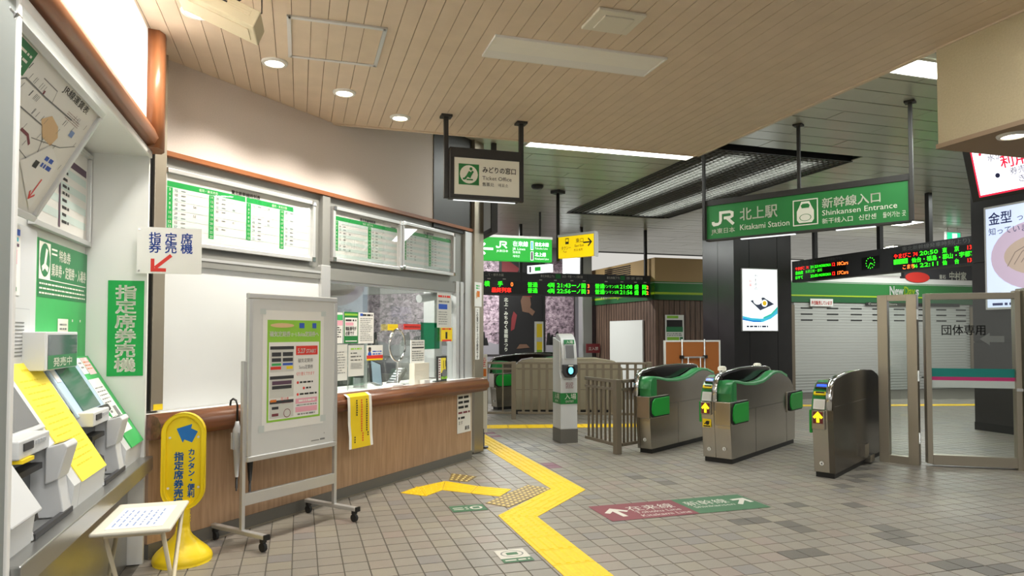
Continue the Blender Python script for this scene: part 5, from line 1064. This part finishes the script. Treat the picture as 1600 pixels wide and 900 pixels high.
# folding stool table
h = thing('folding_table', 'low beige folding table with a notice, in front of the ticket machines', 'table', FT, -.755, 3.93, 0)
MB('offwhite').box(-.175, .175, -.29, .29, .545, .565).part('top', h, bev=.012)
MB('paper').box(-.12, .13, -.24, .18, .565, .567).part('notice_sheet', h); m = MB('print_blue')
rr = random.Random(2)
for i in range(7):
    yy = -.2
    while yy < .1: l = rr.uniform(.02, .07); m.box(-.10 + i * .03, -.092 + i * .03, yy, yy + l, .567, .5675); yy += l + .02
m.part('print', h, 'blue printed lines')
MB('frost').box(-.13, .14, -.25, .19, .5675, .5685).part('cover_sheet', h) if 0 else None
for sx in (-1, 1):
    MB('beige').tube([(sx * .15, -.24, .0), (sx * .15, .22, .545)], .011).part('leg', h); MB('beige').tube([(sx * .125, .24, .0), (sx * .125, -.22, .545)], .011).part('leg', h)
for y, z in ((-.24, .02), (.22, .53)): MB('beige').tube([(-.15, y, z), (.15, y, z)], .010).part('stretcher', h)
for y, z in ((.24, .02), (-.22, .53)): MB('beige').tube([(-.125, y, z), (.125, y, z)], .010).part('stretcher', h)

# ================================================================== LEFT WALL: MACHINES, BOARDS, SIGNS
SLM = Matrix(((1, 0, 0, 0), (0, .858, .515, .97), (0, -.515, .858, .80), (0, 0, 0, 1)))   # sloped machine face
h = thing('machine_counter', 'stainless counter ledge under the ticket machines', 'counter', FL, 0, 0, 0)
MB('counter_steel').box(2.79, 5.03, .914, 1.32, .60, .69).part('ledge', h, bev=.006); MB('counter_steel').box(2.79, 4.98, 1.05, 1.32, .0, .60).part('apron', h)
CON = [(1.315, .69), (1.315, 1.35), (1.30, 1.35), (.972, .803), (.985, .69)]
CONM = [(1.315, .69), (1.315, 1.35), (1.30, 1.35), (1.15, 1.10), (1.15, .69)]
def slope(mb, start=0): return mb.xf(SLM, start)
T_ = Matrix.Translation((0, .05, 0))
def money_unit(parent, x0, x1, yel=False):
    ck = [(1.10, .692), (1.14, 1.07), (1.10, 1.085), (1.00, 1.0), (.965, .93), (.945, .80), (.928, .692)]; low = [(1.12, .692), (1.14, 1.06), (1.10, 1.07), (1.06, 1.0), (1.03, .90), (.975, .78), (.935, .72), (.93, .692)]
    for x in (x0, x1 - .11): MB('machine').prism(low if x == x0 else ck, x, x + (.03 if x == x0 else .11), 'x').xf(T_).part('cheek', parent, bev=.005)
    MB('machine').box(x0 + .03, x1 - .11, .99, 1.12, 1.0, 1.075).xf(T_).part('hood', parent, bev=.006)
    m = MB('dark_grey').box(x0 + .07, x0 + .17, .985, .992, 1.03, 1.06).mt('machine_grey')
    for i in range(4): m.box(x0 + .2 + i * .03, x0 + .22 + i * .03, .985, .992, 1.04, 1.055)
    m.xf(T_).part('button', parent, kind='stuff')
    MB('recess').box(x0 + .03, x1 - .11, 1.06, 1.12, .70, 1.0).xf(T_).part('recess', parent)
    m = MB('black'); m.smooth = True
    m.tube([(x0 + .10, 1.06, .84), (x0 + .10, 1.0, .80), (x0 + .10, .98, .74)], [.05, .055, .04], 12); m.xf(T_).part('coin_tray', parent, 'black coin tray')
    MB('black').box(x0 + .05, x1 - .16, 1.0, 1.062, .92, .945).xf(T_).part('ticket_mouth', parent)
    if yel: MB('yellow').box(x0 + .04, x0 + .16, .98, 1.06, .985, 1.0).xf(T_).part('yellow_tab', parent)
    MB('machine').prism([(1.0, 1.0), (.93, 1.02), (.915, 1.0), (.95, .86), (1.0, .84)], x1 - .13, x1 + .02, 'x').xf(T_).part('note_spout', parent, bev=.006)
    MB('screen').add([(x1 - .115, .935, 1.022), (x1 + .0, .935, 1.022), (x1 + .0, .99, 1.008), (x1 - .115, .99, 1.008)], [(0, 1, 2, 3)]).xf(T_).part('note_slot', parent)
    MB('dark_grey').box(x0 + .02, x1, .925, .945, .692, .715).xf(T_).part('lip', parent)
h = thing('ticket_machine', 'nearest ticket machine with big grey screen at the left edge', 'ticket machine', FL, 0, 0, 0, group='reserved seat ticket machines')
MB('machine').prism(CON, 2.79, 3.10, 'x').prism(CONM, 3.10, 3.58, 'x').prism(CON, 3.58, 3.675, 'x').part('body', h)
m = slope(MB('machine').box(2.95, 3.66, -.015, 0, .30, .63)); m.part('bezel', h, bev=.006)
slope(MB('screen_grey').box(3.0, 3.605, -.018, -.014, .325, .595)).part('screen', h)
slope(MB('machine').box(2.80, 3.10, -.03, 0, .0, .28).mt('yellow_paper').rect(2.92, 3.02, .17, .21, -.032)).part('side_panel', h, bev=.008)
money_unit(h, 3.10, 3.58, True)
h = thing('ticket_machine', 'far ticket machine with blue edged screen beside the green strip', 'ticket machine', FL, 0, 0, 0, group='reserved seat ticket machines')
MB('machine').prism(CONM, 4.115, 4.56, 'x').prism(CON, 4.56, 4.985, 'x').part('body', h)
slope(MB('bezel_blue').box(4.13, 4.655, -.016, 0, .285, .625)).part('bezel', h, bev=.006)
m = slope(MB('screen_green').box(4.235, 4.57, -.02, -.014, .31, .595)); m.part('screen', h); slope(MB('paper').box(4.15, 4.21, -.019, -.014, .50, .60)).part('label', h)
slope(MB('green_mid').box(4.665, 4.985, -.008, 0, .0, .64)).part('side_strip', h, 'green side strip')
m = MB('paper').rect(4.68, 4.90, .10, .48, -.0095).rect(4.68, 4.78, .52, .63, -.0095).mt('pale_pink').rect(4.79, 4.93, .51, .63, -.0095); m.mt('ink_grey').dashes(4.70, 4.88, .43, .30, 5, -.010, .3, 2).dashes(4.70, 4.76, .61, .55, 2, -.010, .4, 2).rect(4.80, 4.87, .17, .28, -.010).dashes(4.70, 4.78, .27, .15, 3, -.010, .4, 3); m.mt('orange').dashes(4.80, 4.92, .61, .54, 3, -.010, .3, 2)
slope(m).part('notice_sheet', h)
MB('machine').box(3.93, 4.445, 1.205, 1.315, 1.31, 1.505).part('header_box', h, bev=.005)
m = MB('green_dark').rect(3.965, 4.43, 1.315, 1.385, 1.203).mt('screen').rect(3.965, 4.43, 1.385, 1.49, 1.203).mt('sign_white').text('発売中', 4.04, 1.33, .05, 'l', 1.202, fit=.3, bold=.02); m.part('header_screen', h)
money_unit(h, 4.11, 4.56)
slope(MB('black').box(4.42, 4.56, -.06, -.0, .255, .30)).part('card_mouth', h, bev=.01)
h = thing('notice_console', 'sloping panel with yellow notice between the two ticket machines', 'panel', FL, 0, 0, 0)
MB('machine').prism(CON, 3.68, 4.11, 'x').part('body', h)
m = MB('yellow_paper').box(3.685, 4.105, -.004, 0, .0, .64); m.mt('notice_yellow').dashes(3.74, 4.04, .56, .06, 15, -.005, .22, 3).dashes(3.84, 3.94, .61, .59, 1, -.005, .6, 4)
slope(m).part('notice_sheet', h, 'yellow notice of faint print')
# alcove back panels
h = thing('wall_panel', 'green ticket machine header panel at the back of the alcove', 'panel', FL, 0, 0, 0)
m = MB('green_mid').box(4.11, 4.985, 1.308, 1.318, 1.30, 2.0).mt('green_dark').rect(4.125, 4.985, 1.69, 2.0, 1.307); y = 1.306
m.mt('sign_white').rect(4.14, 4.31, 1.79, 1.985, y).mt('green_dark').disc(4.225, 1.89, .075, y - .001, 20, .09).mt('sign_white').line([(4.25, 1.95), (4.22, 1.86), (4.18, 1.84)], .03, y - .002).line([(4.22, 1.86), (4.27, 1.84)], .03, y - .002)
m.text('特急券', 4.45, 1.91, .07, 'l', y, fit=.20, bold=.02).text('乗車券・定期券・入場券', 4.33, 1.82, .075, 'l', y, fit=.63, bold=.02).rect(4.33, 4.42, 1.955, 1.965, y).rect(4.33, 4.42, 1.93, 1.94, y).rect(4.14, 4.96, 1.785, 1.79, y).dashes(4.15, 4.95, 1.775, 1.70, 3, y, .35, 4)
m.rect(4.45, 4.63, 1.38, 1.58, y).rect(4.70, 4.72, 1.565, 1.58, y).rect(4.85, 4.87, 1.565, 1.58, y).rect(4.85, 4.87, 1.33, 1.345, y).mt('ink').text('使用中', 4.48, 1.455, .045, 'l', y - .001, fit=.13, bold=.02).mt('ink_grey').dashes(4.48, 4.6, 1.56, 1.51, 2, y - .001, .4, 2).mt('green_dark').rect(4.47, 4.61, 1.41, 1.435, y - .001)
m.part('panel', h)
h = thing('wall_panel', 'white vented service panel with stickers behind the ticket machines', 'panel', FL, 0, 0, 0)
m = MB('machine').box(3.4, 4.105, 1.306, 1.318, 1.30, 2.03).mt('machine_grey').rect(3.72, 4.02, 1.34, 1.62, 1.305).mt('machine').rect(3.723, 4.017, 1.343, 1.617, 1.3045); m.part('panel', h)
m = MB('ink_grey')
for i in range(10): m.rect(3.82, 3.95, 1.385 + i * .018, 1.391 + i * .018, 1.303)
m.part('vent', h)
m = MB('paper').rect(3.72, 3.88, 1.68, 2.02, 1.303).mt('ink_blue').rect(3.73, 3.87, 1.97, 2.0, 1.302).mt('pink').rect(3.74, 3.84, 1.83, 1.9, 1.302).mt('purple').rect(3.74, 3.86, 1.915, 1.93, 1.302).mt('green_dark').rect(3.74, 3.84, 1.70, 1.72, 1.302).mt('cyan').rect(3.75, 3.85, 1.94, 1.96, 1.302); m.part('sticker', h)
h = thing('timetable_board', 'framed timetable with purple header behind the slanting map', 'timetable', FL, 4.0, 1.317, 0)
frame_rails(0, .985, 2.05, 2.64, .03, -.035, 0, 'alu', h)
m = MB('paper').rect(.03, .955, 2.08, 2.61, -.01).mt('purple').rect(.05, .93, 2.48, 2.525, -.011).mt('stripe')
for i in range(0, 8, 2): m.rect(.05, .93, 2.46 - (i + 1) * .045, 2.46 - i * .045, -.011)
m.mt('purple').rect(.42, .45, 2.10, 2.48, -.012).mt('ink').dashes(.48, .6, 2.45, 2.12, 8, -.012, .4, 4).dashes(.4, .5, 2.57, 2.55, 1, -.012, .6, 2).box(.03, .955, -.009, -.002, 2.08, 2.61); m.part('timetable_sheet', h)
# slanting fare map
MPM = Matrix(((1, 0, 0, 0), (0, .882, -.472, 1.272), (0, .472, .882, 2.052), (0, 0, 0, 1)))
h = thing('fare_map', 'slanting framed route map at the top left with taped handwritten note', 'map', FL, 0, 0, 0)
for a in [(2.70, 3.90, .612, .645), (2.70, 3.90, 0, .033), (2.70, 2.733, .033, .612), (3.867, 3.90, .033, .612)]: MB('alu').box(a[0], a[1], -.02, .02, a[2], a[3]).xf(MPM).part('frame_rail', h, bev=.004)
MB('chrome').box(2.735, 2.79, -.026, -.015, .60, .65).xf(MPM).part('corner_clip', h, bev=.006)
m = MB('paper').rect(2.73, 3.87, .03, .615, -.004); y = -.005
m.mt('green_dark').rect(2.86, 3.05, .50, .607, y).mt('sign_white').dashes(2.92, 3.03, .59, .51, 3, y - .001, .35, 2).mt('ink_blue').rect(2.95, 3.02, .40, .44, y)
m.mt('ink_grey').line([(3.0, .46), (3.08, .505), (3.3, .50), (3.64, .505)], .007, y).line([(3.06, .40), (3.14, .405), (3.42, .40), (3.5, .35), (3.58, .20)], .006, y).line([(3.2, .555), (3.36, .555), (3.38, .50)], .004, y).line([(3.4, .33), (3.7, .37), (3.84, .42)], .004, y).line([(3.3, .27), (3.5, .24), (3.7, .10)], .004, y)
rq = random.Random(4)
for k in range(60): x = 3.02 + rq.random() * .8; z = rq.choice([.51, .41, .46, .34, .28, .54, .22]); m.line([(x, z), (x + .008, z + .028)], .0035, y)
m.mt('maroon').line([(3.28, .335), (3.36, .33), (3.42, .30)], .014, y).rect(3.26, 3.275, .5, .52, y).mt('peach').poly([(3.38, .42), (3.45, .46), (3.56, .44), (3.62, .40), (3.6, .35), (3.48, .36)], y).mt('ink').text('JR線運賃表', 3.40, .575, .04, 'l', y, fit=.34, bold=.01).mt('maroon').dashes(3.56, 3.74, .53, .49, 4, y, .25, 3).mt('print_blue').rect(3.70, 3.75, .44, .47, y)
m.xf(MPM).part('map_sheet', h)
m = MB('white').poly([(3.43, .22), (3.60, .356), (3.78, .303), (3.80, .20), (3.786, .05)], -.008).mt('ink_blue').dashes(3.62, 3.74, .31, .24, 2, -.009, .6, 3).mt('ink').dashes(3.55, 3.60, .27, .22, 1, -.009, .7, 4).mt('red').line([(3.72, .20), (3.71, .10)], .013, -.009).line([(3.68, .13), (3.71, .095), (3.75, .12)], .011, -.0095); m.xf(MPM).part('handwritten_note', h, 'taped white note with red arrow')
# upright green sign on the alcove end wall, and the white arrow plate
h = thing('wall_sign', 'upright green sign with white vertical lettering beside the ticket machines', 'sign', FT, -1.08, 4.988, 0)
m = MB('green').box(-.105, .105, -.003, .001, 1.22, 1.84).mt('sign_white').vtext('指定席券売機', 0, 1.81, .0945, -.0045, 1.0, .03, 1.35); m.part('plate', h)
h = thing('wall_sign', 'white plate with blue lettering and red arrow jutting from the wall corner', 'sign', FT, -.822, 4.95, 0)
m = MB('white').box(-.193, .193, 0, .006, 1.888, 2.192); y = -.001
m.mt('ink_blue')
for i, ch in enumerate('指定席'): m.text(ch, -.125 + i * .095, 2.095, .075, 'l', y, bold=.015)
for i, ch in enumerate('券売機'): m.text(ch, -.125 + i * .095, 2.03, .075, 'l', y, bold=.015)
m.mt('red').line([(.01, 2.01), (-.085, 1.925)], .022, y).line([(-.10, 1.985), (-.10, 1.912), (-.02, 1.912)], .022, y - .0005); m.part('plate', h)
MB('chrome').box(-.185, -.175, -.003, 0, 2.17, 2.18).box(-.185, -.175, -.003, 0, 1.9, 1.91).part('screw', h)
